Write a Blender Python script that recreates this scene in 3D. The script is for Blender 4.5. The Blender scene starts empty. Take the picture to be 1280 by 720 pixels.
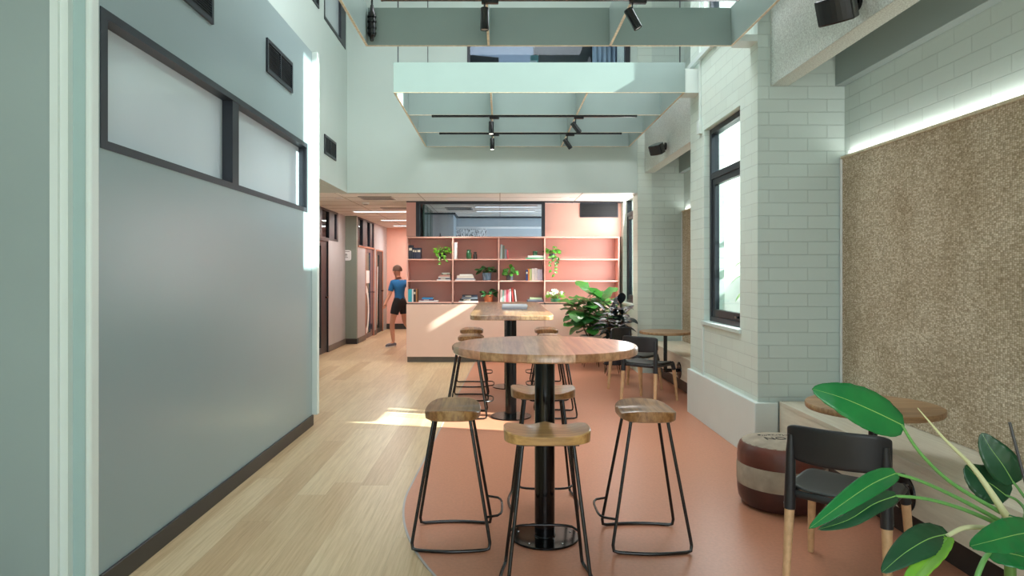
import bpy, bmesh, math, random
from mathutils import Vector, Matrix, noise as mnoise
random.seed(7)
PI = math.pi
S = bpy.context.scene
COL = S.collection

# ------------------------------------------------------------------ camera, sky, sun, daylight, exposure
F = 853.333
CAM_Z = 1.45
cam_d = bpy.data.cameras.new('camera'); cam = bpy.data.objects.new('camera', cam_d); COL.objects.link(cam)
cam_d.sensor_width = 36; cam_d.lens = 24; cam_d.clip_start = .05; cam_d.clip_end = 200
cam.location = (0, 0, CAM_Z); cam.rotation_euler = (PI/2, 0, 0)
cam_d.shift_x = 15/1280; cam_d.shift_y = -19/1280
S.camera = cam
S.view_settings.view_transform = 'Standard'; S.view_settings.look = 'None'
S.view_settings.gamma = 1; S.view_settings.use_curve_mapping = False
S.view_settings.exposure = 0.04
S.cycles.max_bounces = 8; S.cycles.diffuse_bounces = 5; S.cycles.glossy_bounces = 3
S.cycles.transparent_max_bounces = 12; S.cycles.sample_clamp_indirect = 6
W = bpy.data.worlds.new('sky'); S.world = W; W.use_nodes = True
bgn = W.node_tree.nodes['Background']; bgn.inputs[0].default_value = (.80, .90, 1.0, 1); bgn.inputs[1].default_value = 2.1
SUN_DIR = Vector((-1, .24, -.60))
sd = bpy.data.lights.new('sun', 'SUN'); sd.energy = 24; sd.angle = .012; sd.color = (1, .96, .88)
so = bpy.data.objects.new('sun', sd); COL.objects.link(so); so.location = (12, 0, 12)
so.rotation_euler = SUN_DIR.to_track_quat('-Z', 'Y').to_euler()
def area(name, loc, direction, sx, sy, power, color=(1, 1, 1), spread=PI, parent=None):
    d = bpy.data.lights.new(name, 'AREA'); d.shape = 'RECTANGLE'; d.size = sx; d.size_y = sy
    d.energy = power; d.color = color; d.spread = spread
    o = bpy.data.objects.new(name, d); COL.objects.link(o); o.location = loc
    o.rotation_euler = Vector(direction).to_track_quat('-Z', 'Y').to_euler()
    if parent: o.parent = parent
    return o
# unseen fill lamps added behind the camera and under the roof; daylight of the side windows
area('front_fill_lamp', (0.55, -2.3, 1.75), (.06, 1, -.03), 2.6, 2.7, 98, (.94, .98, 1))  # added unseen lamp behind the camera, fills the room from the front
area('roof_fill_lamp', (0.1, 6.05, 6.10), (0, 0, -1), 3.2, 1.5, 150, (.92, .96, 1))  # added lamp under the closed roof, in place of an unseen skylight
area('daylight_side_window', (1.93, 5.9, 4.75), (-1, 0, -.2), 1.4, 1.9, 36, (.95, .98, 1))
area('daylight_side_window', (1.96, 6.16, 1.9), (-1, -.1, -.05), .95, 1.8, 22, (.96, .98, 1))
area('daylight_corner_window', (1.96, 10.62, 1.8), (-1, 0, .1), .75, 1.6, 36, (1, .98, .96))
area('meeting_room_fill_lamp', (1.93, 12.7, 1.9), (-1, 0, 0), 1.4, 1.2, 60, (.85, .93, 1))  # added lamp brightening the meeting room; its wall has no window

# ------------------------------------------------------------------ helpers
def lin(c):
    return tuple(((x/255)/12.92 if x/255 <= .04045 else (((x/255)+.055)/1.055)**2.4) for x in c) + (1,)
def P(px, py, Y):
    return Vector(((px-625)/F*Y, Y, CAM_Z-(py-341)/F*Y))
def tag(o, label=None, cat=None, group=None, kind=None):
    if label: o['label'] = label
    if cat: o['category'] = cat
    if group: o['group'] = group
    if kind: o['kind'] = kind
    return o
def thing(name, label, cat, loc=(0, 0, 0), rz=0, group=None):
    o = bpy.data.objects.new(name, None); COL.objects.link(o); o.empty_display_size = .1
    o.location = loc; o.rotation_euler = (0, 0, rz)
    return tag(o, label, cat, group)
def copy_tree(o, parent=None):
    kids = list(o.children)
    c = o.copy(); COL.objects.link(c)
    if parent is not None: c.parent = parent
    for k in kids: copy_tree(k, c)
    return c

class MB:
    def __init__(s): s.bm = bmesh.new(); s.sm = False
    def box(s, x0, x1, y0, y1, z0, z1, M=None):
        vs = [s.bm.verts.new((x, y, z)) for x in (x0, x1) for y in (y0, y1) for z in (z0, z1)]
        if M is not None:
            for v in vs: v.co = M @ v.co
        for f in ((0,1,3,2),(4,6,7,5),(0,4,5,1),(2,3,7,6),(0,2,6,4),(1,5,7,3)):
            s.bm.faces.new([vs[i] for i in f])
        return s
    def prism(s, pts, a, b, axis='z', M=None):
        def mk(p, t):
            if axis == 'z': c = Vector((p[0], p[1], t))
            elif axis == 'y': c = Vector((p[0], t, p[1]))
            else: c = Vector((t, p[0], p[1]))
            return M @ c if M is not None else c
        lo = [s.bm.verts.new(mk(p, a)) for p in pts]; hi = [s.bm.verts.new(mk(p, b)) for p in pts]
        n = len(pts); s.bm.faces.new(lo[::-1]); s.bm.faces.new(hi)
        for i in range(n): s.bm.faces.new([lo[i], lo[(i+1) % n], hi[(i+1) % n], hi[i]])
        return s
    def lathe(s, prof, n=32, c=(0, 0, 0), M=None, axis='z'):
        c = Vector(c); rings = []
        for r, z in prof:
            ring = []
            for i in range(1 if r < 1e-6 else n):
                a = 2*PI*i/n
                p = Vector((r*math.cos(a), r*math.sin(a), z))
                if axis == 'x': p = Vector((p.z, p.x, p.y))
                if axis == 'y': p = Vector((p.x, p.z, p.y))
                p += c
                ring.append(s.bm.verts.new(M @ p if M is not None else p))
            rings.append(ring)
        for A, B in zip(rings, rings[1:]):
            for i in range(n):
                a0, a1 = A[i % len(A)], A[(i+1) % len(A)]; b0, b1 = B[i % len(B)], B[(i+1) % len(B)]
                vs = []
                for v in (a0, a1, b1, b0):
                    if v not in vs: vs.append(v)
                if len(vs) > 2: s.bm.faces.new(vs)
        for R in (rings[0], rings[-1]):
            if len(R) > 2: s.bm.faces.new(R)
        s.sm = True
        return s
    def tube(s, pts, r, n=8, closed=False, M=None):
        pts = [Vector(p) for p in pts]; k = len(pts)
        rs = r if isinstance(r, (list, tuple)) else [r]*k
        T = []
        for i in range(k):
            if closed: t = pts[(i+1) % k]-pts[i-1]
            else: t = pts[min(i+1, k-1)]-pts[max(i-1, 0)]
            T.append(t.normalized())
        up = Vector((0, 0, 1)) if abs(T[0].z) < .9 else Vector((1, 0, 0))
        u = T[0].cross(up).normalized(); rings = []
        for i in range(k):
            u = (u-T[i]*u.dot(T[i])).normalized(); v = T[i].cross(u)
            ring = []
            for j in range(n):
                a = 2*PI*j/n; p = pts[i]+(u*math.cos(a)+v*math.sin(a))*rs[i]
                ring.append(s.bm.verts.new(M @ p if M is not None else p))
            rings.append(ring)
        for i in range(k if closed else k-1):
            A, B = rings[i], rings[(i+1) % k]
            for j in range(n): s.bm.faces.new([A[j], A[(j+1) % n], B[(j+1) % n], B[j]])
        if not closed: s.bm.faces.new(rings[0][::-1]); s.bm.faces.new(rings[-1])
        s.sm = True
        return s
    def grid(s, f, nu, nv, M=None):
        g = [[s.bm.verts.new(f(i/nu, j/nv)) for j in range(nv+1)] for i in range(nu+1)]
        for i in range(nu):
            for j in range(nv): s.bm.faces.new([g[i][j], g[i+1][j], g[i+1][j+1], g[i][j+1]])
        s.sm = True
        return s
    def build(s, name, m, parent=None, bev=0, seg=2, solid=0, smooth=None, sub=0):
        bmesh.ops.recalc_face_normals(s.bm, faces=s.bm.faces)
        me = bpy.data.meshes.new(name); s.bm.to_mesh(me); s.bm.free()
        o = bpy.data.objects.new(name, me); COL.objects.link(o)
        if m: me.materials.append(m)
        if parent is not None: o.parent = parent
        if solid:
            q = o.modifiers.new('solidify', 'SOLIDIFY'); q.thickness = solid; q.offset = 0
        if bev:
            q = o.modifiers.new('bevel', 'BEVEL'); q.width = bev; q.segments = seg; q.limit_method = 'ANGLE'; q.angle_limit = .6
        if sub:
            q = o.modifiers.new('subdivision', 'SUBSURF'); q.levels = sub; q.render_levels = sub
        if (s.sm if smooth is None else smooth) or bev:
            for f in me.polygons: f.use_smooth = True
            if not sub and hasattr(me, 'set_sharp_from_angle'): me.set_sharp_from_angle(angle=.7)
        return o

# ------------------------------------------------------------------ materials
class NT:
    def __init__(s, name):
        s.m = bpy.data.materials.new(name); s.m.use_nodes = True; s.t = s.m.node_tree
        s.b = s.t.nodes['Principled BSDF']; s.out = s.t.nodes['Material Output']
    def n(s, typ, **kw):
        x = s.t.nodes.new(typ)
        for k, v in kw.items(): setattr(x, k, v)
        return x
    def l(s, a, b): s.t.links.new(a, b)
    def math(s, op, a, b=None, c=None):
        x = s.n('ShaderNodeMath', operation=op)
        for i, v in enumerate((a, b, c)):
            if v is None: continue
            if isinstance(v, (int, float)): x.inputs[i].default_value = v
            else: s.l(v, x.inputs[i])
        return x.outputs[0]
    def coord(s, kind='Object'): return s.n('ShaderNodeTexCoord').outputs[kind]
    def sep(s, v):
        x = s.n('ShaderNodeSeparateXYZ'); s.l(v, x.inputs[0]); return x.outputs
    def comb(s, a, b, c=0):
        x = s.n('ShaderNodeCombineXYZ')
        for i, v in enumerate((a, b, c)):
            if isinstance(v, (int, float)): x.inputs[i].default_value = v
            else: s.l(v, x.inputs[i])
        return x.outputs[0]
    def noise(s, v, scale, detail=3, rough=.5):
        x = s.n('ShaderNodeTexNoise'); s.l(v, x.inputs['Vector']); x.inputs['Scale'].default_value = scale
        x.inputs['Detail'].default_value = detail; x.inputs['Roughness'].default_value = rough
        return x.outputs['Fac']
    def scale(s, v, sc):
        x = s.n('ShaderNodeMapping'); s.l(v, x.inputs[0]); x.inputs['Scale'].default_value = sc; return x.outputs[0]
    def ramp(s, f, stops, interp='LINEAR'):
        x = s.n('ShaderNodeValToRGB'); s.l(f, x.inputs[0]); r = x.color_ramp; r.interpolation = interp
        while len(r.elements) < len(stops): r.elements.new(.5)
        for e, (p, c) in zip(r.elements, stops): e.position = p; e.color = lin(c)
        return x.outputs[0]
    def mix(s, f, a, b, mode='MIX'):
        x = s.n('ShaderNodeMix', data_type='RGBA', blend_type=mode)
        for sock, v in ((x.inputs[0], f), (x.inputs[6], a), (x.inputs[7], b)):
            if isinstance(v, (int, float)): sock.default_value = v
            elif isinstance(v, tuple): sock.default_value = v
            else: s.l(v, sock)
        return x.outputs[2]
    def bump(s, h, strength, dist=.01):
        x = s.n('ShaderNodeBump'); s.l(h, x.inputs['Height']); x.inputs['Strength'].default_value = strength
        x.inputs['Distance'].default_value = dist; s.l(x.outputs[0], s.b.inputs['Normal'])
    def set(s, base=None, rough=None, metal=None, **kw):
        if base is not None:
            if isinstance(base, tuple): s.b.inputs['Base Color'].default_value = base
            else: s.l(base, s.b.inputs['Base Color'])
        if rough is not None: s.b.inputs['Roughness'].default_value = rough
        if metal is not None: s.b.inputs['Metallic'].default_value = metal
        for k, v in kw.items(): s.b.inputs[k.replace('_', ' ')].default_value = v
        return s.m

def mat(name, c, rough=.6, metal=0, var=.06, scale=3, bump=0, bscale=60, **kw):
    N = NT(name); v = N.coord()
    f = N.noise(v, scale)
    a = tuple(min(255, x*(1+var)) for x in c); b = tuple(x*(1-var) for x in c)
    N.set(N.ramp(f, [(.3, b), (.7, a)]), rough, metal, **kw)
    if bump: N.bump(N.noise(v, bscale, 4), bump, .004)
    return N.m

def brick(name, axis, c, off_u=0, off_v=.01, joint_shade=.86, st=.5):
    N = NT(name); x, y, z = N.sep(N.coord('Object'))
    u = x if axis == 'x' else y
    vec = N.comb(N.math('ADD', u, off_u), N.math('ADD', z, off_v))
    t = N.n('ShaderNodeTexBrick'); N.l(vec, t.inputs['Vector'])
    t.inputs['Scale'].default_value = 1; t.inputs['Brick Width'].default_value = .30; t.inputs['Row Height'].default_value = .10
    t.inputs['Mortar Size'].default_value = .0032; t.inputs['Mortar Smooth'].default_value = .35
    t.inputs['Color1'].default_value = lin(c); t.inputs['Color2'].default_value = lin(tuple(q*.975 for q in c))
    t.inputs['Mortar'].default_value = lin(tuple(q*joint_shade for q in c))  # shade of the recessed joints put into the mortar colour
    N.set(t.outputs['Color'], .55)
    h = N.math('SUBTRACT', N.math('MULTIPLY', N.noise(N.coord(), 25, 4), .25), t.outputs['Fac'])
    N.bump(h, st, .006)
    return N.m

def wood(name, stops, along='y', w=.09, rough=.42, grain=1.0, gs=1.0, coat=0):
    N = NT(name); x, y, z = N.sep(N.coord())
    a, b = (y, x) if along == 'y' else (x, y)
    oi = N.n('ShaderNodeObjectInfo').outputs['Random']
    row = N.math('FLOOR', N.math('DIVIDE', b, w))
    wn = N.n('ShaderNodeTexWhiteNoise', noise_dimensions='2D'); N.l(N.comb(row, oi), wn.inputs['Vector'])
    base = N.ramp(wn.outputs['Value'], stops)
    off = N.math('MULTIPLY', wn.outputs['Value'], 13)
    gv = N.comb(N.math('MULTIPLY', N.math('ADD', a, off), 2.2*gs), N.math('MULTIPLY', b, 34*gs), N.math('MULTIPLY', z, 20*gs))
    g = N.noise(gv, 1.3, 5, .6)
    g2 = N.ramp(g, [(.38, (168, 146, 124)), (.62, (255, 255, 255))])
    N.set(N.mix(.75*grain, base, g2, 'MULTIPLY'), rough)
    if coat: N.b.inputs['Coat Weight'].default_value = coat; N.b.inputs['Coat Roughness'].default_value = .15
    N.bump(g, .08, .002)
    return N.m

def planks():
    N = NT('oak_planks'); x, y, z = N.sep(N.coord())
    w, L = .19, 1.9
    u = N.math('DIVIDE', x, w); row = N.math('FLOOR', u)
    wn = N.n('ShaderNodeTexWhiteNoise', noise_dimensions='1D'); N.l(row, wn.inputs['W'])
    v = N.math('ADD', N.math('DIVIDE', y, L), wn.outputs['Value']); pl = N.math('FLOOR', v)
    w2 = N.n('ShaderNodeTexWhiteNoise', noise_dimensions='2D'); N.l(N.comb(row, pl), w2.inputs['Vector'])
    base = N.ramp(w2.outputs['Value'], [(0, (194, 164, 126)), (.5, (208, 182, 144)), (1, (218, 196, 160))])
    off = N.math('MULTIPLY', w2.outputs['Value'], 17)
    g = N.noise(N.comb(N.math('MULTIPLY', x, 45), N.math('ADD', N.math('MULTIPLY', y, 1.6), off), off), 1.6, 6, .65)
    base = N.mix(.55, base, N.ramp(g, [(.3, (196, 178, 150)), (.62, (255, 255, 255))]), 'MULTIPLY')
    fu = N.math('FRACT', u); fv = N.math('FRACT', v)
    e1 = N.math('LESS_THAN', fu, .012); e2 = N.math('LESS_THAN', fv, .0016)
    e = N.math('MAXIMUM', e1, e2)
    N.set(N.mix(N.math('MULTIPLY', e, .35), base, lin((120, 95, 70))), .33)
    N.bump(g, .05, .002)
    return N.m

def fabric():
    N = NT('woven_wallcovering'); x, y, z = N.sep(N.coord())
    vo = N.n('ShaderNodeTexVoronoi'); vo.inputs['Scale'].default_value = 1; vo.inputs['Randomness'].default_value = .45
    N.l(N.comb(N.math('MULTIPLY', y, 62), N.math('MULTIPLY', z, 100), 0), vo.inputs['Vector'])
    r, g, b = N.sep(vo.outputs['Color'])
    c = N.ramp(r, [(0, (190, 172, 150)), (.5, (214, 197, 174)), (1, (236, 222, 202))])
    dk = N.ramp(vo.outputs['Distance'], [(.3, (255, 255, 255)), (.65, (190, 179, 160))])
    c = N.mix(.8, c, dk, 'MULTIPLY')
    big = N.ramp(N.noise(N.coord(), 2.5), [(.3, (228, 222, 214)), (.7, (255, 255, 255))])
    N.set(N.mix(1., c, big, 'MULTIPLY'), .92)
    N.bump(N.math('MULTIPLY', vo.outputs['Distance'], -1), .45, .005)
    return N.m

def glass(name, tint=(235, 245, 245), refl=1.0):
    N = NT(name); t = N.t
    tr = N.n('ShaderNodeBsdfTransparent'); tr.inputs[0].default_value = lin(tint)
    gl = N.n('ShaderNodeBsdfGlossy'); gl.inputs['Roughness'].default_value = .02
    lw = N.n('ShaderNodeLayerWeight'); lw.inputs[0].default_value = .5
    fr = N.math('MULTIPLY_ADD', N.math('POWER', lw.outputs['Facing'], 5), .5, .02)
    mx = N.n('ShaderNodeMixShader'); N.l(N.math('MULTIPLY', fr, refl), mx.inputs[0])
    N.l(tr.outputs[0], mx.inputs[1]); N.l(gl.outputs[0], mx.inputs[2]); N.l(mx.outputs[0], N.out.inputs[0])
    return N.m
def emit(name, c, s):
    N = NT(name); N.set(lin(c), .5)
    N.b.inputs['Emission Color'].default_value = lin(c); N.b.inputs['Emission Strength'].default_value = s
    return N.m
def leafmat(name, c, c2, rough=.32, trans=.0, vein=True):
    N = NT(name); v = N.coord('UV') if False else N.coord()
    f = N.noise(v, 9, 3)
    N.set(N.ramp(f, [(.25, c2), (.75, c)]), rough)
    if trans:
        tl = N.n('ShaderNodeBsdfTranslucent'); tl.inputs[0].default_value = lin(tuple(min(255, q*1.2) for q in c))
        mx = N.n('ShaderNodeMixShader'); mx.inputs[0].default_value = trans
        N.l(N.b.outputs[0], mx.inputs[1]); N.l(tl.outputs[0], mx.inputs[2]); N.l(mx.outputs[0], N.out.inputs[0])
    N.bump(N.noise(v, 40), .1, .003)
    return N.m

M = {}
MINT = (199, 212, 206)
M['mint'] = mat('mint_paint', MINT, .5, var=.012, scale=1.2, bump=.03, bscale=120)
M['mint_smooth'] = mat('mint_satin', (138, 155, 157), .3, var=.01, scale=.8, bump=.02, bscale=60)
M['mint_trim'] = mat('mint_trim_paint', (214, 224, 220), .4, var=.01)
M['mint_teal'] = mat('teal_trim_paint', (160, 184, 182), .4, var=.01)
M['grey_green'] = mat('grey_green_paint', (150, 164, 162), .45, var=.02, scale=1)
M['render'] = mat('textured_mint_render', (200, 208, 202), .8, var=.12, scale=110, bump=.5, bscale=160)
M['brickx'] = brick('mint_brick_facing', 'x', MINT, off_u=.174, joint_shade=.95, st=.8)
M['bricky'] = brick('mint_brick_side', 'y', MINT, off_u=.05, joint_shade=.95, st=.8)
M['bricks'] = brick('mint_brick_worn', 'y', (214, 226, 217), off_u=.0, joint_shade=.91, st=.6)
M['planks'] = planks()
M['terracotta'] = mat('terracotta_vinyl', (192, 130, 102), .36, var=.03, scale=60, bump=.02)
M['trimgrey'] = mat('vinyl_edge_strip', (170, 165, 165), .4)
M['black'] = mat('black_powdercoat', (17, 16, 17), .24, var=.1)
M['blackgloss'] = mat('gloss_black_steel', (14, 13, 14), .13, metal=.35, var=.1)
M['frame'] = mat('charcoal_aluminium', (38, 42, 50), .4, metal=.2, var=.05)
M['skirting'] = mat('dark_skirting', (46, 43, 42), .42, var=.08)
M['baffle'] = mat('mint_laminate', (138, 154, 150), .28, var=.01)
M['ply'] = mat('plywood_edge', (214, 200, 172), .6, var=.08, scale=30)
M['fabric'] = fabric()
M['bench'] = wood('pale_birch_veneer', [(0, (214, 206, 186)), (1, (226, 219, 200))], 'y', 1.2, .5, .25)
M['tabletop'] = wood('blended_timber', [(0, (176, 124, 88)), (.3, (204, 154, 116)), (.5, (178, 142, 98)), (.7, (214, 152, 116)), (1, (222, 176, 144))], 'y', .115, .28, .9, .8, coat=.4)
M['tabletop2'] = wood('blended_timber_small', [(0, (150, 116, 82)), (1, (188, 150, 110))], 'x', .09, .35, .9)
M['stoolwood'] = wood('stool_timber', [(0, (150, 106, 66)), (.5, (176, 128, 80)), (1, (164, 126, 76))], 'x', .07, .34, 1, 1.1, coat=.3)
M['stoolwood_light'] = wood('stool_timber_honey', [(0, (196, 150, 92)), (1, (208, 166, 108))], 'x', .3, .3, .8, 1.0, coat=.3)
M['legwood'] = wood('beech', [(0, (214, 172, 128)), (1, (224, 184, 140))], 'y', .5, .45, .35)
M['plastic'] = mat('black_plastic', (36, 36, 39), .42, var=.05, bump=.1, bscale=300)
M['seatpad'] = mat('dark_grey_plastic', (58, 61, 60), .48, var=.05, bump=.1, bscale=300)
M['pink'] = mat('pink_laminate', (228, 178, 164), .5, var=.01)
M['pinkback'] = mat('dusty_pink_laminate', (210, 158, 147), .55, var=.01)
M['pinkpale'] = mat('pale_pink_laminate', (240, 204, 186), .45, var=.01)
M['pinkwall'] = mat('salmon_paint', (230, 178, 160), .6, var=.01)
M['kick'] = mat('grey_kickboard', (104, 98, 90), .5)
M['tile'] = mat('pale_ceiling_tile', (240, 236, 230), .8, var=.01)
M['white'] = mat('white_paint', (234, 236, 236), .5, var=.01)
M['greywall'] = mat('blue_grey_paint', (178, 188, 194), .6, var=.01)
M['doorgrey'] = mat('grey_door_laminate', (150, 146, 142), .4, var=.03)
M['panelgrey'] = mat('warm_grey_panel', (170, 172, 174), .45, var=.02)
M['greenwall'] = mat('sage_paint', (128, 138, 128), .6, var=.02)
M['copper'] = mat('pinkish_timber_frame', (176, 120, 98), .5)
M['navy'] = mat('navy_glazing', (52, 56, 84), .15, var=.05)
M['greenglass'] = mat('dark_green_glazing', (60, 92, 78), .1, var=.05)
M['glass'] = glass('clear_glass')
M['glassdim'] = glass('office_glass', (214, 224, 230), .8)
M['frost'] = mat('frosted_glass', (196, 208, 214), .22, var=.01, scale=1, Coat_Weight=.5, Coat_Roughness=.05)
M['led'] = emit('led_diffuser', (255, 250, 240), 9)
M['ledstrip'] = emit('led_strip_glow', (255, 252, 246), 3)
M['ledcool'] = emit('led_linear', (245, 250, 255), 6)
M['lampglow'] = emit('spot_lens', (255, 250, 235), 12)
M['darkhole'] = mat('dark_grille', (24, 24, 26), .5)
M['leather'] = mat('brown_leather', (98, 52, 42), .3, var=.22, scale=5, bump=.25, bscale=25)
M['leatherdk'] = mat('dark_brown_leather', (66, 36, 32), .3, var=.22, scale=5, bump=.25, bscale=25)
M['canvas'] = mat('washed_canvas', (168, 154, 136), .85, var=.08, scale=12, bump=.2, bscale=120)
M['ink'] = mat('faded_black_ink', (52, 46, 44), .8)
M['steel'] = mat('steel', (170, 172, 175), .25, metal=1)

# ------------------------------------------------------------------ the setting
def struct(name, mb, m, **k): return tag(mb.build(name, m, **k), kind='structure')
def wallx(mb, X, t, y0, y1, z0, z1, holes=()):
    """wall in the plane X (thickness t, signed), with rectangular holes (ya, yb, za, zb)"""
    ys = sorted({y0, y1, *[h[0] for h in holes], *[h[1] for h in holes]}); zs = sorted({z0, z1, *[h[2] for h in holes], *[h[3] for h in holes]})
    for a, b in zip(ys, ys[1:]):
        run = None
        for c, d in zip(zs, zs[1:]):
            hole = any(h[0] <= a and b <= h[1] and h[2] <= c and d <= h[3] for h in holes)
            if hole:
                if run: mb.box(min(X, X+t), max(X, X+t), a, b, run[0], run[1]); run = None
            else: run = (run[0] if run else c, d)
        if run: mb.box(min(X, X+t), max(X, X+t), a, b, run[0], run[1])
    return mb
def wally(mb, Y, t, x0, x1, z0, z1, holes=()):
    xs = sorted({x0, x1, *[h[0] for h in holes], *[h[1] for h in holes]}); zs = sorted({z0, z1, *[h[2] for h in holes], *[h[3] for h in holes]})
    for a, b in zip(xs, xs[1:]):
        for c, d in zip(zs, zs[1:]):
            if not any(h[0] <= a and b <= h[1] and h[2] <= c and d <= h[3] for h in holes):
                mb.box(a, b, min(Y, Y+t), max(Y, Y+t), c, d)
    return mb
ROOF = 6.2
LC = 2.61           # low ceiling at the back
struct('floor', MB().box(-3.6, 2.9, -2.6, 18.2, -.1, 0), M['planks'])
# terracotta vinyl zone with its rounded near end
pts = []
cx, cy, R = 2.10, 4.5, 2.71
for i in range(0, 31):
    a = PI + (PI*.38)*(i/30); pts.append((cx+R*math.cos(a), cy+R*math.sin(a)))
pts += [(2.9, pts[-1][1]), (2.9, 11.09), (-.41, 11.09)]
struct('floor', MB().prism(pts, .0005, .003), M['terracotta'])
edge = [(-.41, 11.09)] + pts[:31]
mb = MB()
for (xa, ya), (xb, yb) in zip(edge, edge[1:]):
    dx, dy = xb-xa, yb-ya; L = math.hypot(dx, dy); nx, ny = dy/L*.006, -dx/L*.006
    mb.prism([(xa-nx, ya-ny), (xb-nx, yb-ny), (xb+nx, yb+ny), (xa+nx, ya+ny)], .0006, .0042)
struct('trim_1', mb, M['trimgrey'])

# left block: room with the long frosted window
LY0, LY1 = 3.04, 6.56
struct('wall_left', wallx(MB(), -1.79, -.12, LY0, LY1, 0, 3.55, [(3.10, 6.32, 2.03, 2.625)]), M['mint_smooth'])
struct('wall_left', MB().box(-3.3, -1.91, LY0, LY0+.1, 0, 3.55).box(-3.3, -1.91, LY1-.1, LY1, 0, 3.55).box(-3.3, -1.91, LY0+.1, LY1-.1, 3.45, 3.55), M['mint_smooth'])
mb = MB()
wallx(mb, -2.217, -.12, -2.5, 9.9, 3.55, ROOF, [(8.62, 9.78, 4.66, 5.9)])
wallx(mb, -2.217, -.12, LY1, 9.9, LC, 3.55)
struct('wall_left', mb, M['mint'])
# near left: shallow recess with stepped jamb
struct('wall_left', MB().box(-2.9, -1.94, 2.955, 3.04, 0, 3.55), M['grey_green'])
struct('wall_left', MB().box(-3.0, -2.9, -2.5, 3.04, 0, ROOF), M['grey_green'])
struct('wall_left', MB().box(-2.9, -2.217, -2.5, 3.04, 3.55, 3.65), M['mint'])
struct('trim_2', MB().box(-1.94, -1.905, 2.94, 3.04, 0, 3.55).box(-1.905, -1.87, 2.955, 3.04, 0, 3.55), M['mint_trim'])
struct('trim_2', MB().box(-1.87, -1.815, 2.99, 3.04, 0, 3.55), M['mint_teal'])
struct('trim_2', MB().box(-1.815, -1.785, 2.98, 3.045, 0, 3.55), M['mint_trim'], bev=.01)
struct('baseboard_left', MB().box(-1.79, -1.775, LY0+.005, 6.50, 0, .10), M['skirting'], bev=.003)
struct('trim_3', MB().box(-1.79, -1.737, 6.49, 6.56, .10, 3.55), M['mint_trim'], bev=.003)

# window in the left wall
wn = tag(MB().box(-1.80, -1.786, 3.055, 6.34, 2.605, 2.645).box(-1.80, -1.786, 3.055, 6.34, 2.01, 2.05)
     .box(-1.80, -1.786, 3.055, 3.11, 2.05, 2.605).box(-1.80, -1.786, 6.30, 6.34, 2.05, 2.605)
     .box(-1.91, -1.80, 3.10, 6.32, 2.605, 2.625).box(-1.91, -1.80, 3.10, 6.32, 2.03, 2.045)
     .box(-1.91, -1.80, 3.10, 3.115, 2.045, 2.605).box(-1.91, -1.80, 6.305, 6.32, 2.045, 2.605).build('window_1', M['frame']), kind='structure')
MB().box(-1.88, -1.79, 4.57, 4.68, 2.045, 2.605).build('mullion', M['frame'], wn)
MB().box(-1.865, -1.86, 3.115, 4.57, 2.045, 2.605).build('pane', M['frost'], wn)
MB().box(-1.865, -1.86, 4.68, 6.305, 2.045, 2.605).build('pane', M['frost'], wn)
# upper window in the left wall
wn = tag(wallx(MB(), -2.21, -.10, 8.60, 9.79, 4.65, 5.92, [(8.64, 9.50, 4.70, 5.87)]).build('window_2', M['frame']), kind='structure')
MB().box(-2.25, -2.245, 8.64, 9.5, 4.70, 5.87).build('pane', M['frost'], wn)

# right side: pillars, bays, side windows
PX = 1.99; BX = 2.66
WIN = (5.66, 6.66, .98, 2.84)
WIN2 = (10.22, 11.02, .98, 2.84)
def pillar(y0, y1, holes, m1, lo, hi):
    mb = MB(); wallx(mb, PX, .20, y0, y1, 0, 3.57, [h for h in holes if h[3] < 3.6])
    wallx(mb, PX, .20, y0, y1, 3.57, ROOF, [h for h in holes if h[2] > 3.57])
    return struct('wall_right', mb, m1)
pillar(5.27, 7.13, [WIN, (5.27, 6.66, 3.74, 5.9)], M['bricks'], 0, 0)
struct('wall_right', wallx(MB(), PX, .20, .6, 5.27, 3.57, ROOF, [(5.25, 5.27, 3.74, 5.9)]), M['mint'])
mb = MB()
mb.box(PX+.001, BX+.1, 5.269, 5.37, 0, 3.565).box(PX+.001, BX+.1, 7.03, 7.131, 0, ROOF)
mb.box(PX+.001, BX+.1, 9.86, 9.96, 0, ROOF)
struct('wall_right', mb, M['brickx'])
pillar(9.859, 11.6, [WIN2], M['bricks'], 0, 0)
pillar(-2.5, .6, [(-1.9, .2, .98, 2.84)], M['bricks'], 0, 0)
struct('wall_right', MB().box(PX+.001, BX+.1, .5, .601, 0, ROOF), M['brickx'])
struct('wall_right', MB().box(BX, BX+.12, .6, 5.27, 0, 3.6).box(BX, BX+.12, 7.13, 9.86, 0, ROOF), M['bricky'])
# thicken the outer wall around the side windows
mb = MB()
# plinth at the pillar foot
struct('trim_4', MB().box(1.955, 2.135, 5.235, 7.133, 0, .452), M['mint_trim'], bev=.006)
struct('trim_4', MB().box(1.975, 1.99, 6.655, 6.69, .452, .93).box(1.968, 1.99, 6.74, 6.765, 2.95, 5.9).box(1.955, 1.99, 6.715, 6.79, 2.82, 2.95), M['mint_trim'], bev=.004)
struct('trim_4', MB().box(1.95, 1.99, 5.27, 7.13, 3.55, 3.60), M['mint_trim'], bev=.004)
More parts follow.
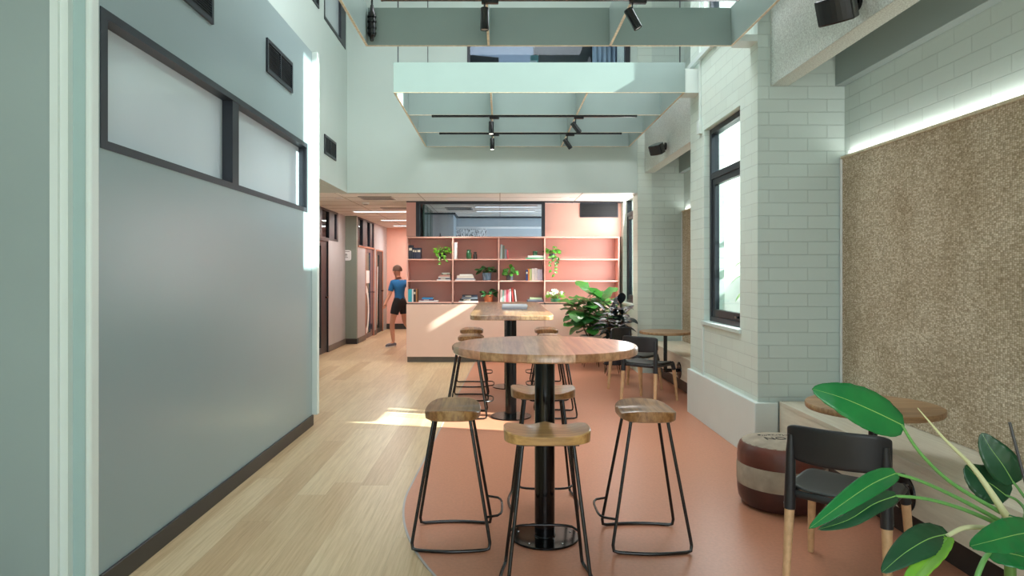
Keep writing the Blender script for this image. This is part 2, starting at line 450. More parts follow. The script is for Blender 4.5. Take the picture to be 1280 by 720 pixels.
# window sills
struct('trim_5', MB().box(1.965, 2.06, 5.63, 6.69, .945, .982), M['mint'], bev=.006)
struct('trim_5', MB().box(1.965, 2.06, 10.19, 11.05, .945, .982), M['mint'], bev=.006)
def side_window(name, y0, y1, z0, z1, zt):
    x0, x1 = 2.045, 2.125
    w = tag(wallx(MB(), x0, x1-x0, y0, y1, z0, z1, [(y0+.05, y1-.05, z0+.05, zt-.03), (y0+.05, y1-.05, zt+.03, z1-.05)]).build(name, M['frame'], bev=.004), kind='structure')
    if zt > 1.2:
        wallx(MB(), x0+.012, .05, y0+.05, y1-.05, z0+.05, zt-.03, [(y0+.11, y1-.11, z0+.12, zt-.085)]).build('sash', M['frame'], w, bev=.004)
        MB().box(x0+.035, x0+.04, y0+.11, y1-.11, z0+.12, zt-.085).build('pane', M['glass'], w)
        MB().box(x0-.012, x0+.014, y0+.2, y0+.28, z0+.075, z0+.095).build('latch', M['black'], w, bev=.004)
    MB().box(x0+.035, x0+.04, y0+.05, y1-.05, zt+.03, z1-.05).build('pane', M['glass'], w)
    return w
side_window('window_3', 5.66, 6.66, .98, 2.84, 2.38)
side_window('window_4', 10.22, 11.02, .98, 2.84, 2.38)
w = tag(wallx(MB(), 2.045, .08, 5.25, 6.66, 3.74, 5.9, [(5.28, 6.61, 3.79, 5.85)]).build('window_5', M['frame']), kind='structure')
MB().box(2.08, 2.085, 5.28, 6.61, 3.79, 5.85).build('pane', M['glass'], w)
w = tag(wallx(MB(), 2.045, .08, -1.9, .2, .98, 2.84, [(-1.85, .15, 1.03, 2.79)]).build('window_6', M['frame']), kind='structure')
MB().box(2.08, 2.085, -1.85, .15, 1.03, 2.79).build('pane', M['glass'], w)

# beams across the bays, pelmets under the high soffit
for y0, y1 in ((.6, 5.268), (7.132, 9.858)):
    struct('trim_6', MB().box(2.087, 2.224, y0, y1, 2.89, 3.55), M['render'], bev=.004)
    struct('trim_7', MB().box(2.586, BX, y0, y1, 2.89, 3.45), M['grey_green'], bev=.004)
    struct('ceiling', MB().box(2.224, 2.586, y0, y1, 3.38, 3.45), M['mint'])
    struct('ceiling', MB().box(2.087, BX, y0, y1, 3.56, 3.60), M['mint'])

# roof, back bulkhead with the upper window, unseen rear front glazed for light
struct('ceiling', wally(MB(), 0, 0.0001, 0, .001, 0, .001).box(-3.0, 2.8, -2.6, 10.1, ROOF, ROOF+.1), M['white'])
BH = (-.476, 1.885, 4.1, 5.02)
struct('wall_back', wally(MB(), 9.90, .14, -2.34, PX, LC, ROOF, [BH]), M['mint'])
w = tag(wally(MB(), 9.885, .10, BH[0]-.0, BH[1], BH[2], BH[3], [(BH[0]+.04, BH[1]-.07, BH[2]+.05, BH[3]-.05)]).build('window_7', M['frame']), kind='structure')
MB().box(BH[0]+.04, BH[1]-.07, 9.93, 9.935, BH[2]+.05, BH[3]-.05).build('pane', M['glassdim'], w)
struct('wall_front', wally(MB(), -2.5, -.1, -3.0, 2.1, 0, ROOF, [(-1.9, 1.7, .4, 5.6)]), M['mint'])
w = tag(wally(MB(), -2.50, -.08, -1.9, 1.7, .4, 5.6, [(-1.85, -.75, .45, 2.9), (-.69, .45, .45, 2.9), (.51, 1.65, .45, 2.9), (-1.85, -.75, 2.96, 5.55), (-.69, .45, 2.96, 5.55), (.51, 1.65, 2.96, 5.55)]).build('window_8', M['frame']), kind='structure')
MB().box(-1.85, 1.65, -2.545, -2.54, .45, 5.55).build('pane', M['glass'], w)

# office upstairs behind the bulkhead window
mb = MB().box(-1.5, 2.6, 12.2, 12.3, 3.6, 6.2).box(-1.6, -1.5, 10.04, 12.3, 3.6, 6.2).box(2.6, 2.7, 10.04, 12.3, 3.6, 6.2)
struct('wall_back', mb, mat('slate_blue_paint', (150, 166, 190), .6, var=.01))
struct('ceiling', MB().box(-1.6, 2.7, 10.04, 12.3, 6.1, 6.2), M['white'])
struct('floor', MB().box(-1.6, 2.7, 10.04, 12.3, 3.5, 3.6), M['kick'])

# low ceiling at the back and over the passage
mb = MB().box(-3.4, 2.15, 10.04, 18.0, LC, LC+.12).box(-3.4, -2.34, 9.9, 10.04, LC, LC+.12)
struct('ceiling', mb, M['tile'])
struct('ceiling', MB().box(-3.4, -2.34, LY1, 9.9, LC, LC+.12), M['mint'])
mb = MB()
for k in range(14):
    y = 9.9+.6*k; mb.box(-3.15, 1.99, y-.006, y+.006, LC-.003, LC+.001) if k else None
for x in (-2.4, -1.2, 0, 1.2): mb.box(x-.006, x+.006, 9.9, 17.6, LC-.003, LC+.001)
struct('trim_8', mb, mat('ceiling_joint', (178, 166, 154), .7))
# passage walls
mb = MB(); wallx(mb, -3.15, -.12, LY1, 13.9, 0, LC, [(11.0, 12.5, 0, 2.60), (12.5, 13.25, 2.06, 2.60)])
struct('wall_left', mb, M['panelgrey'])
struct('wall_left', MB().box(-3.27, -2.92, 13.9, 14.0, 0, LC), M['greenwall'])
mb = MB(); wallx(mb, -2.92, -.12, 14.0, 17.6, 0, LC, [(14.05, 15.80, 2.02, 2.58), (14.80, 15.80, 0, 2.02), (16.10, 17.0, 0, 2.0)])
struct('wall_left', mb, M['panelgrey'])
struct('wall_back', MB().box(-3.1, -1.4, 17.6, 17.7, 0, LC), M['pinkwall'])
struct('wall_right', MB().box(-1.50, -1.42, 11.36, 17.6, 0, LC), M['pinkwall'])
struct('baseboard_back', MB().box(-2.92, -1.50, 17.58, 17.60, 0, .14), M['skirting'])
struct('baseboard_left', MB().box(-3.15, -2.905, 13.885, 13.9, 0, .11), M['skirting'])
struct('baseboard_left', MB().box(-3.15, -3.135, 12.52, 13.885, 0, .11).box(-2.92, -2.905, 14.0, 14.8, 0, .11).box(-2.92, -2.905, 15.8, 16.08, 0, .11), M['kick'])
# clerestory panes and doors of the passage
w = tag(wallx(MB(), -3.14, -.06, 11.0, 13.25, 2.05, 2.61, [(11.04, 11.75, 2.09, 2.57), (12.05, 12.55, 2.09, 2.57), (12.95, 13.12, 2.09, 2.57)]).build('window_9', M['frame']), kind='structure')
MB().box(-3.175, -3.17, 11.04, 13.12, 2.09, 2.57).build('pane', M['glassdim'], w)
w = tag(wallx(MB(), -2.91, -.06, 14.02, 15.80, 2.0, 2.60, [(14.06, 14.5, 2.03, 2.57), (14.92, 15.3, 2.03, 2.57), (15.55, 15.7, 2.03, 2.57)]).build('window_10', M['frame']), kind='structure')
MB().box(-2.945, -2.94, 14.06, 15.7, 2.03, 2.57).build('pane', M['glassdim'], w)
MB().box(-2.925, -2.895, 14.02, 15.82, 1.985, 2.012).build('window_frame', M['copper'], w)
def door(name, X, y0, y1, z1, leaf, glz, ga, gb):
    d = tag(wallx(MB(), X+.012, -.06, y0, y1, 0, z1, [(y0+.03, y1-.03, 0, z1-.03)]).build(name, M['copper'] if X > -3 else M['frame']), kind='structure')
    wallx(MB(), X-.01, -.045, y0+.03, y1-.03, .01, z1-.03, [(ga, gb, .12, z1-.12)]).build('leaf', leaf, d)
    MB().box(X-.035, X-.028, ga, gb, .12, z1-.12).build('pane', glz, d)
    MB().box(X-.01, X+.045, y1-.15, y1-.13, 1.0, 1.02).box(X+.03, X+.045, y1-.28, y1-.13, .995, 1.025).build('door_handle', M['black'], d, bev=.003)
    return d
d1 = door('door_1', -3.15, 11.0, 12.5, 2.05, M['frame'], M['greenglass'], 11.15, 12.05)
d2 = door('door_2', -2.92, 14.80, 15.80, 2.02, M['navy'], M['greenglass'], 14.86, 15.42)
d3 = door('door_3', -2.92, 16.10, 17.0, 2.0, M['frame'], M['greenglass'], 16.2, 16.55)
# big white numerals on the glazed doors (flat vinyl cut-outs)
def ring_pts(cy, cz, ry, rz, a0, a1, t, n=20):
    o = [(cy+ry*math.cos(a0+(a1-a0)*i/n), cz+rz*math.sin(a0+(a1-a0)*i/n)) for i in range(n+1)]
    i_ = [(cy+(ry-t)*math.cos(a1-(a1-a0)*i/n), cz+(rz-t)*math.sin(a1-(a1-a0)*i/n)) for i in range(n+1)]
    return o+i_
mb = MB().prism(ring_pts(14.95, .62, .42, .56, -PI*.5, PI*.5, .14), -2.947, -2.944, axis='x').box(-2.947, -2.944, 14.87, 15.40, 1.22, 1.50)
mb.build('vinyl_numeral', M['white'], d2)
MB().prism([(16.22, .2), (16.36, .2), (16.50, 1.6), (16.42, 1.6)], -2.947, -2.944, axis='x').build('vinyl_numeral', M['white'], d3)
MB().box(-3.177, -3.174, 11.2, 12.0, .5, 1.55).build('vinyl_panel', M['doorgrey'], d1)
# rooms behind the passage glazing (kept shut and plain)
struct('wall_left', MB().box(-4.6, -4.5, 6.5, 17.7, 0, 2.8).box(-4.5, -3.27, 6.5, 6.56, 0, 2.8).box(-4.5, -3.1, 17.62, 17.7, 0, 2.8).box(-4.6, -3.27, 6.5, 17.7, 2.73, 2.8).box(-4.6, -3.3, 6.5, 17.7, -.08, 0), M['white'])

# meeting room behind the shelf wall
struct('wall_back', MB().box(-1.42, 2.6, 14.1, 14.2, 0, LC).box(-1.42, -.9, 13.2, 14.1, 0, LC), M['greywall'])
struct('wall_right', MB().box(2.0, 2.1, 11.6, 14.2, 0, LC), M['greywall'])
struct('trim_9', MB().box(-.9, 2.0, 14.06, 14.1, LC-.035, LC).box(-1.42, -.865, 13.16, 13.2, LC-.035, LC).box(-.9, -.865, 13.2, 14.1, LC-.035, LC), M['frame'])
struct('trim_10', MB().box(-.9, 2.0, 14.07, 14.1, 2.36, 2.40), M['white'])
# clear storey over the shelves
w = tag(wally(MB(), 11.06, .08, -1.363, .73, 2.04, LC, [(-1.30, .675, 2.041, LC-.045)]).build('window_11', M['frame']), kind='structure')
MB().box(-1.30, .675, 11.09, 11.095, 2.045, LC-.045).build('pane', M['glassdim'], w)
MB().box(-1.30, -1.27, 11.5, 12.9, 0, LC).box(-1.31, -1.27, 11.9, 11.96, 0, LC).box(-1.31, -1.27, 12.5, 12.56, 0, LC).build('side_glazing', M['greenglass'], w)
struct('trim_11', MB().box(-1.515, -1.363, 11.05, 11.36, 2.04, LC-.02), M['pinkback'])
struct('trim_11', MB().box(-1.515, 1.95, 11.045, 11.10, LC-.02, LC), M['frame'])
struct('wall_back', MB().box(.73, 1.99, 11.20, 11.36, 2.04, LC-.02).box(-1.5, 1.99, 11.365, 11.44, 0, 2.03), M['pink'])

mb = MB().box(2.20, BX+.1, 7.015, 7.029, 0, 4)
struct('added_outer_wall', mb, mat('sun_glare_white', (236, 230, 230), .9, bump=.2))  # added cladding, painted white to stand in for sun glare outside
# outside: paving, unseen walls placed to cut the sun
struct('ground', MB().box(-12, 12, -14, -2.6, -.12, -.02).box(2.9, 12, -2.6, 18, -.12, -.02), mat('pale_paving', (190, 186, 178), .9, bump=.2))
struct('added_outer_wall', MB().box(5.6, 5.8, -3, 8.2, -.05, 3.3).box(5.6, 5.8, 9.74, 17, -.05, 2.35), mat('white_render_wall', (232, 232, 230), .9, bump=.2))  # unseen wall, its heights set to cut off the low sun
struct('unseen_building', MB().box(5.6, 9, 8.2, 9.74, -.05, 4.38).box(5.6, 9, 8.2, 9.74, 4.38, 4.40), mat('sun_block_render', (226, 226, 224), .9, bump=.2))  # unseen block added so its shadow leaves a sun streak on the shelves
struct('unseen_building', MB().box(-9, 9, -13.5, -12, 0, 5).box(-9, 9, -13.6, -12, 5, 5.2), mat('white_rendered_facade', (220, 222, 224), .9, bump=.2))

# ------------------------------------------------------------------ ceiling baffles, tracks and spotlights
BZ = 3.24
XS = [-1.05, -.09, .87, 1.83]
def baffle(label, ys, front):
    t = thing('ceiling_baffle_grid', label, 'ceiling baffle', (.39, ys[0], BZ), 0, None)
    oy = ys[0]
    def part(name, x0, x1, y0, y1):
        o = MB().box(x0-.39, x1-.39, y0-oy, y1-oy, .004, .30).build(name, M['baffle'], t)
        MB().box(x0-.39, x1-.39, y0-oy, y1-oy, 0, .004).build('plywood_edge', M['ply'], o)
    for y in ys: part('cross_slat', XS[0]+.009, XS[-1]-.009, y-.009, y+.009)
    ys2 = sorted(ys)
    for x in XS: part('long_slat', x-.009, x+.009, ys2[0]-.009+(.018 if x in XS[1:3] else 0), ys2[-1]+.009)
    return t
g1 = baffle('near mint open ceiling grid, cut by the top of the photo', [5.39, 4.43, 3.465, 2.50], False)
g2 = baffle('farther mint open ceiling grid with pale front fascia and two track rails', [6.79, 7.757, 8.723, 9.69], True)
MB().box(1.451, 1.60, .0, .20, .0, .24).build('wall_bearer', M['mint_trim'], g2)
MB().box(1.445, 1.60, -.12, .05, .0, .05).build('wall_bearer', M['mint_trim'], g1)
def rod(x, y, g, gx, gy, plug):
    o = MB().tube([(x-gx, y-gy, .28), (x-gx, y-gy, ROOF-BZ)], .006, 8).build('suspension_rod', M['frame'], g)
    if plug:
        MB().tube([(x-gx, y-gy, .2), (x-gx, y-gy, .9)], .009, 8).build('power_cable', M['black'], g)
        b = MB().lathe([(.0, .02), (.012, .02), (.018, .05), (.03, .06), (.03, .235), (.02, .25), (.012, .30), (0, .30)], 12, (x-gx, y-gy, 0))
        for z in (.08, .12, .17, .21): b.lathe([(0, z-.008), (.034, z-.008), (.036, z), (.034, z+.008), (0, z+.008)], 12, (x-gx, y-gy, 0))
        b.build('plug_stack', M['black'], g)
rod(-1.02, 6.83, g2, .39, 6.79, False); rod(1.80, 6.83, g2, .39, 6.79, False); rod(-1.02, 9.65, g2, .39, 6.79, False)
rod(-1.0, 5.33, g1, .39, 5.39, True); rod(1.80, 3.5, g1, .39, 5.39, False)
for y, lab in ((4.43, 'black lighting track under the near ceiling grid'), (7.757, 'black lighting track under the far grid, the nearer of its two'), (8.723, 'black lighting track under the far grid, nearest the back bulkhead')):
    t = thing('lighting_track', lab, 'lighting track', (.39, y, BZ), 0, 'lighting tracks')
    MB().box(-1.15, 1.15, -.017, .017, -.022, 0).build('rail', M['black'], t)
    MB().box(1.15, 1.165, -.018, .018, -.023, 0).build('end_cap', M['black'], t); MB().box(-1.165, -1.15, -.018, .018, -.023, 0).build('end_cap', M['black'], t)
def spot(x, y, tilt, lab, lit=True):
    t = thing('spotlight', lab, 'spotlight', (x, y, BZ-.022), 0, 'black track spotlights')
    MB().box(-.02, .09, -.016, .016, -.022, 0).build('adapter', M['black'], t, bev=.003)
    MB().tube([(0, 0, -.022), (0, 0, -.075)], .006, 8).build('arm', M['black'], t)
    Rm = Matrix.Translation((0, 0, -.115)) @ Matrix.Rotation(-tilt, 4, 'Y')
    MB().lathe([(.0, .065), (.026, .065), (.029, .06), (.029, -.075), (.026, -.078), (.024, -.07), (0, -.07)], 24, M=Rm).build('lamp_body', M['black'], t)
    MB().lathe([(0, -.071), (.0235, -.071), (.0235, -.0735), (0, -.0735)], 20, M=Rm).build('lens', M['lampglow'] if lit else M['doorgrey'], t)
    if not lit: return
    d = bpy.data.lights.new('spot_lamp', 'SPOT'); d.energy = 14; d.spot_size = .9; d.color = (1, .93, .82); d.shadow_soft_size = .03
    o = bpy.data.objects.new('spot_lamp', d); COL.objects.link(o); o.parent = t
    o.matrix_local = Rm @ Matrix.Translation((0, 0, -.08))
spot(-.10, 4.43, 0, 'straight black spotlight on the nearest track, left one, at the top edge of the photo', False)
spot(.86, 4.43, .5, 'tilted black spotlight on the nearest track, right one, at the top edge of the photo', False)
spot(-.10, 7.757, 0, 'lit straight black spotlight on the middle track, left of its pair')
spot(.86, 7.757, .65, 'tilted black spotlight on the middle track, right of its pair')
spot(-.10, 8.723, 0, 'lit straight black spotlight on the farthest track, left of its pair')
spot(.86, 8.723, .6, 'tilted black spotlight on the farthest track, right of its pair')

# ------------------------------------------------------------------ vents and speakers
def vent_x(X, y0, y1, z0, z1, lab):
    t = thing('air_vent', lab, 'air vent', (X, (y0+y1)/2, z0), 0, 'black wall vents')
    h = z1-z0; w = (y1-y0)/2
    wallx(MB(), 0, .014, -w, w, 0, h, [(-w+.03, -.008, .03, h-.03), (.008, w-.03, .03, h-.03)]).build('vent_frame', M['frame'], t)
    MB().box(.0005, .002, -w+.02, w-.02, .02, h-.02).build('backing', M['darkhole'], t)
    mb = MB(); n = 12
    for i in range(n):
        z = .035+(h-.07)*(i+.5)/n
        mb.prism([(0.002, z-.004), (.012, z-.009), (.012, z-.006), (.002, z)], -w+.03, w-.03, axis='y')
    mb.build('louvre', M['frame'], t)
vent_x(-1.79, 5.22, 5.86, 2.99, 3.25, 'black louvred vent above the frosted window, toward its far end')
vent_x(-1.79, 3.58, 4.24, 2.99, 3.25, 'black louvred vent above the frosted window, cut by the top of the photo')
vent_x(-2.217, 8.60, 9.20, 2.955, 3.20, 'small black vent on the upper left wall above the passage')
vent_x(-2.217, 7.72, 8.33, 4.67, 4.92, 'black vent high on the upper left wall, beside the high window')
# vent in the pink wall
x0, x1 = (725-625)/F*11.2, (772.5-625)/F*11.2
t = thing('air_vent', 'wide black vent in the pink wall above the shelves', 'air vent', ((x0+x1)/2, 11.20, 2.36))
w = (x1-x0)/2
wally(MB(), 0, -.016, -w, w, 0, .235, [(-w+.02, w-.02, .02, .215)]).build('vent_frame', M['frame'], t)
MB().box(-w+.01, w-.01, -.004, -.001, .01, .225).build('backing', M['darkhole'], t)
mb = MB()
for i in range(9): z = .03+.022*i; mb.box(-w+.02, w-.02, -.013, -.005, z, z+.004)
mb.build('louvre', M['frame'], t)

def speaker(loc, rz, tiltx, s, lab, arm):
    t = thing('wall_speaker', lab, 'speaker', loc, 0, 'wall speakers')
    Mx = Matrix.Rotation(rz, 4, 'Z') @ Matrix.Rotation(tiltx, 4, 'X')
    # body: box tapering to the back, curved grille front facing local -y
    n = 8; fr = [(.5*s*math.sin(-.62+1.24*i/n)/math.sin(.62)*1, -.42*s-.13*s*(math.cos(-.62+1.24*i/n)-math.cos(.62))/(1-math.cos(.62))) for i in range(n+1)]
    prof = fr+[(.42*s, .18*s), (.24*s, .42*s), (-.24*s, .42*s), (-.42*s, .18*s)]
    MB().prism(prof, -.36*s, .36*s, M=Mx).build('speaker_body', M['black'], t, bev=.008*s/.2, smooth=True)
    fr2 = [(x*.94, y-.008) for x, y in fr]; fr3 = [(x*.94, y+.01) for x, y in fr[::-1]]
    MB().prism(fr2+fr3, -.31*s, .31*s, M=Mx).build('grille', M['darkhole'], t)
    MB().box(-.03*s, .03*s, -.575*s, -.56*s, -.22*s, -.17*s, M=Mx).build('logo_badge', M['white'], t)
    a = Vector(arm)-Vector(loc); c = Mx @ Vector((0, .35*s, 0))
    MB().tube([c, c.lerp(a, .5), a], .03*s/.2, 12).lathe([(0, -.02), (.055*s/.2, -.02), (.055*s/.2, 0), (0, 0)], 20, a, axis='x').build('bracket', M['black'], t)
speaker((1.93, 3.88, 2.955), -.85, .42, .20, 'black wall speaker on the near textured beam, cut by the top of the photo', (2.087, 3.98, 3.03))
speaker((1.955, 8.44, 2.985), -.85, .42, .17, 'small black wall speaker on the far textured beam beyond the side window', (2.087, 8.58, 3.04))

# ------------------------------------------------------------------ wall panels, benches
def panel(y0, y1, lab):
    t = thing('acoustic_wall_panel', lab, 'wall panel', (2.66, (y0+y1)/2, .5), 0, 'woven wall panels'); w = (y1-y0)/2
    MB().box(-.035, 0, -w+.02, w-.022, -.03, 1.825).build('woven_face', M['fabric'], t)
    MB().box(-.045, 0, -w, -w+.02, -.03, 1.84).box(-.045, 0, w-.02, w, -.03, 1.84).build('edge_trim', M['white'], t)
    MB().box(-.05, -.035, -w+.02, w-.022, 1.822, 1.84).build('top_ledge', M['ply'], t)
    MB().box(-.030, -.012, -w+.05, w-.05, 1.828, 1.834).build('led_strip', M['ledstrip'], t)
    area('led_wash', (2.63, (y0+y1)/2, 2.352), (.45, 0, 1), .03, y1-y0-.1, 4*(y1-y0)/4, (1, .99, .95)).rotation_euler = (0, PI+.3, 0)
panel(.62, 5.255, 'large brown woven wall panel above the near bench')
panel(7.15, 9.845, 'brown woven wall panel above the far bench, glimpsed beyond the pillar')
def bench(y0, y1, lab, step=False):
    t = thing('bench_seat', lab, 'bench', (2.4, (y0+y1)/2, 0), 0, 'built-in benches'); w = (y1-y0)/2
    MB().box(2.137-2.4, .255, -w, w, .435, .467).build('bench_top', M['bench'], t, bev=.003)
    MB().box(2.14-2.4, 2.158-2.4, -w, w, .19, .4345).build('front_panel', M['bench'], t)
    MB().box(2.24-2.4, 2.26-2.4, -w, w, .004, .1895).build('kickboard', M['skirting'], t)
    return t
bench(.62, 5.225, 'pale wood built-in bench below the large woven panel')
bench(7.14, 9.85, 'pale wood built-in bench behind the far small table')

# ------------------------------------------------------------------ tables
def superellipse(a, b, n, k=48):
    out = []
    for i in range(k):
        t = 2*PI*i/k; c, s_ = math.cos(t), math.sin(t)
        out.append((a*math.copysign(abs(c)**(2/n), c), b*math.copysign(abs(s_)**(2/n), s_)))
    return out
t = thing('round_bar_table', 'round high bar table with thick blended timber top and black pedestal', 'bar table', (.245, 3.738, .003))
MB().lathe([(0, 1.014), (.494, 1.014), (.5, 1.02), (.5, 1.048), (.494, 1.056), (0, 1.056)], 128).build('tabletop', M['tabletop'], t)
MB().lathe([(0, .012), (.055, .012), (.055, 1.0), (0, 1.0)], 48).build('pedestal', M['blackgloss'], t)
MB().lathe([(0, 1.0), (.15, 1.0), (.15, 1.013), (0, 1.013)], 32).build('top_plate', M['blackgloss'], t)
MB().lathe([(0, 0), (.184, 0), (.187, .003), (.187, .009), (.184, .012), (0, .012)], 64).build('base_plate', M['blackgloss'], t)
mb = MB()
for i in range(5):
    a = 2*PI*i/5+.3; mb.lathe([(0, .012), (.006, .012), (.005, .016), (0, .017)], 10, (.15*math.cos(a), .15*math.sin(a), 0))
mb.build('bolts', M['steel'], t)
mb = MB().lathe([(.056, .013), (.060, .013), (.056, .02)], 32); mb.build('weld_collar', M['blackgloss'], t)

t = thing('long_bar_table', 'long high bar table with timber top on two black pedestals', 'bar table', (.11, 7.72, .003))
pts = superellipse(.395, 1.49, 14, 96)
MB().prism(pts, 1.012, 1.055).build('tabletop', M['tabletop'], t, bev=.006)
for y in (-.85, .93):
    MB().lathe([(0, .012), (.056, .012), (.056, 1.0), (0, 1.0)], 40, (0, y, 0)).build('pedestal', M['blackgloss'], t)
    MB().lathe([(0, 0), (.203, 0), (.205, .003), (.205, .009), (.202, .012), (0, .012)], 48, (0, y, 0)).build('base_plate', M['blackgloss'], t)
    MB().lathe([(0, 1.0), (.15, 1.0), (.15, 1.0115), (0, 1.0115)], 32, (0, y, 0)).build('top_plate', M['blackgloss'], t)

def small_table(y, lab, D):
    t = thing('cantilever_table', lab, 'side table', (1.972, y, .003), 0, 'round tables fixed to the benches')
    MB().lathe([(0, .722), (D/2-.004, .722), (D/2, .727), (D/2, .746), (D/2-.004, .752), (0, .752)], 72).build('tabletop', M['tabletop2'], t)
    MB().lathe([(0, .262), (.022, .262), (.022, .716), (0, .716)], 24).lathe([(0, .714), (.1, .714), (.1, .7215), (0, .7215)], 24).build('column', M['black'], t)
    MB().tube([(-.022, 0, .285), (.16, 0, .285)], .022, 20).build('arm', M['black'], t)
    f = MB().lathe([(0, .146), (.05, .146), (.098, .158), (.1, .1668), (0, .1668)], 36, (0, 0, .285), axis='x').build('flange', M['black'], t)
    mb = MB()
    for i in range(4):
        a = PI/4+PI/2*i; mb.lathe([(0, .148), (.006, .148), (.006, .158), (0, .158)], 8, (0, .08*math.cos(a), .285+.08*math.sin(a)), axis='x')
    mb.build('bolts', M['steel'], f)
small_table(3.61, 'small round timber table on a black bracket from the near bench, behind the big leaf', .66)
small_table(8.14, 'small round timber table on a black bracket beside the pillar, by the far chairs', .61)

# ------------------------------------------------------------------ bar stools
def make_stool(name, m):
    t = thing(name, 'bar stool', 'bar stool')
    out = superellipse(.202, .15, 3.2, 56)
    def top(x, y):
        u, v = x/.2, y/.15
        return .712+.014*u*u*u*u+.006*abs(u) - .010*math.exp(-((abs(x)-.085)/.055)**2)*(.6+.4*v) + .010*math.exp(-(x/.045)**2)*max(0, v*.9+.1)
    mb = MB(); bm = mb.bm; rings = []
    for k, (f, mode) in enumerate(((1, 'b0'), (1.0, 'b1'), (1, 't1'), (.975, 't'), (.85, 't'), (.65, 't'), (.42, 't'), (.2, 't'))):
        ring = []
        for x, y in out:
            if mode == 'b0': c = (x*.93, y*.93, .672)
            elif mode == 'b1': c = (x*.985, y*.985, .677)
            elif mode == 't1': c = (x, y, top(x, y)-.005)
            else: c = (x*f, y*f, top(x*f, y*f))
            ring.append(bm.verts.new(c))
        rings.append(ring)
    n = len(out)
    for A, B in zip(rings, rings[1:]):
        for i in range(n): bm.faces.new([A[i], A[(i+1) % n], B[(i+1) % n], B[i]])
    bm.faces.new(rings[0][::-1])
    cv = bm.verts.new((0, 0, top(0, 0)))
    for i in range(n): bm.faces.new([rings[-1][i], rings[-1][(i+1) % n], cv])
    mb.sm = True; mb.build('seat', m, t)
    r = .0086
    for sx in (-1, 1):
        # one bent rod: front leg, runner, rear leg
        a = Vector((sx*.115, .095, .675)); b = Vector((sx*.188, .205, .03)); c = Vector((sx*.188, -.205, .03)); d = Vector((sx*.115, -.095, .675))
        leg_pts = [a, a.lerp(b, .5), a.lerp(b, .93), a.lerp(b, .975)+Vector((0, 0, -.004))]
        run = [Vector((sx*.190, .198, .014)), Vector((sx*.195, .175, r))]
        for k in range(1, 8):
            y = .175-.35*k/8; run.append(Vector((sx*(.195+.022*math.cos(y/.175*PI/2)), y, r)))
        run += [Vector((sx*.195, -.175, r)), Vector((sx*.190, -.198, .014))]
        back = [d.lerp(c, .975)+Vector((0, 0, -.004)), d.lerp(c, .93), d.lerp(c, .5), d]
        MB().tube(leg_pts, r, 10).build('leg', M['black'], t)
        MB().tube(back, r, 10).build('leg', M['black'], t)
        MB().tube([leg_pts[-1]]+run+[back[0]], r, 10).build('runner', M['black'], t)
    # foot rest: bowed rod joining the two front legs
    z = .17; f = (.675-z)/.645
    xa = .115+(.188-.115)*f; ya = .095+(.205-.095)*f
    pts = []
    for k in range(13):
        u = -1+2*k/12; pts.append((xa*math.copysign(min(1, abs(u)*1.0), u), ya+.085*(1-u**4)**.5 if abs(u) < 1 else ya, z))
    MB().tube(pts, .0065, 10).build('footrest', M['black'], t)
    MB().box(-.14, .14, -.11, -.08, .664, .6725).box(-.14, .14, .08, .11, .664, .6725).build('seat_bracket', M['black'], t)
    return t
st_a = make_stool('bar_stool', M['stoolwood'])
st_b = make_stool('bar_stool', M['stoolwood_light'])
G1 = 'bar stools around the round table'; G2 = 'bar stools along the long table'
spots = [(st_b, .218, 3.19, 0, G1, 'honey timber bar stool in front of the round table, nearest the camera'),
 (st_a, -.255, 3.735, -PI/2, G1, 'timber and black wire bar stool on the left side of the round table'),
 (None, .785, 3.705, PI/2, G1, 'timber and black wire bar stool on the right side of the round table'),
 (None, .27, 4.30, PI, G1, 'timber bar stool on the far side of the round table, behind its black pedestal'),
 (None, -.335, 6.93, -PI/2, G2, 'nearest bar stool on the left of the long table, seat hidden by the round top'),
 (None, -.335, 7.88, -PI/2, G2, 'bar stool on the left side of the long table, middle of three'),
 (None, -.365, 8.82, -PI/2, G2, 'bar stool on the left side of the long table, farthest, by the pink shelves'),
 (None, .56, 6.95, PI/2, G2, 'nearest bar stool on the right of the long table, seat hidden by the round top'),
 (None, .57, 7.9, PI/2, G2, 'bar stool on the right side of the long table, middle of three'),
 (None, .60, 8.85, PI/2, G2, 'bar stool on the right side of the long table, farthest, by the pink shelves')]
for src, x, y, rz, g, lab in spots:
    o = src if src else copy_tree(st_a)
    o.location = (x, y, .0035); o.rotation_euler = (0, 0, rz); tag(o, lab, 'bar stool', g)

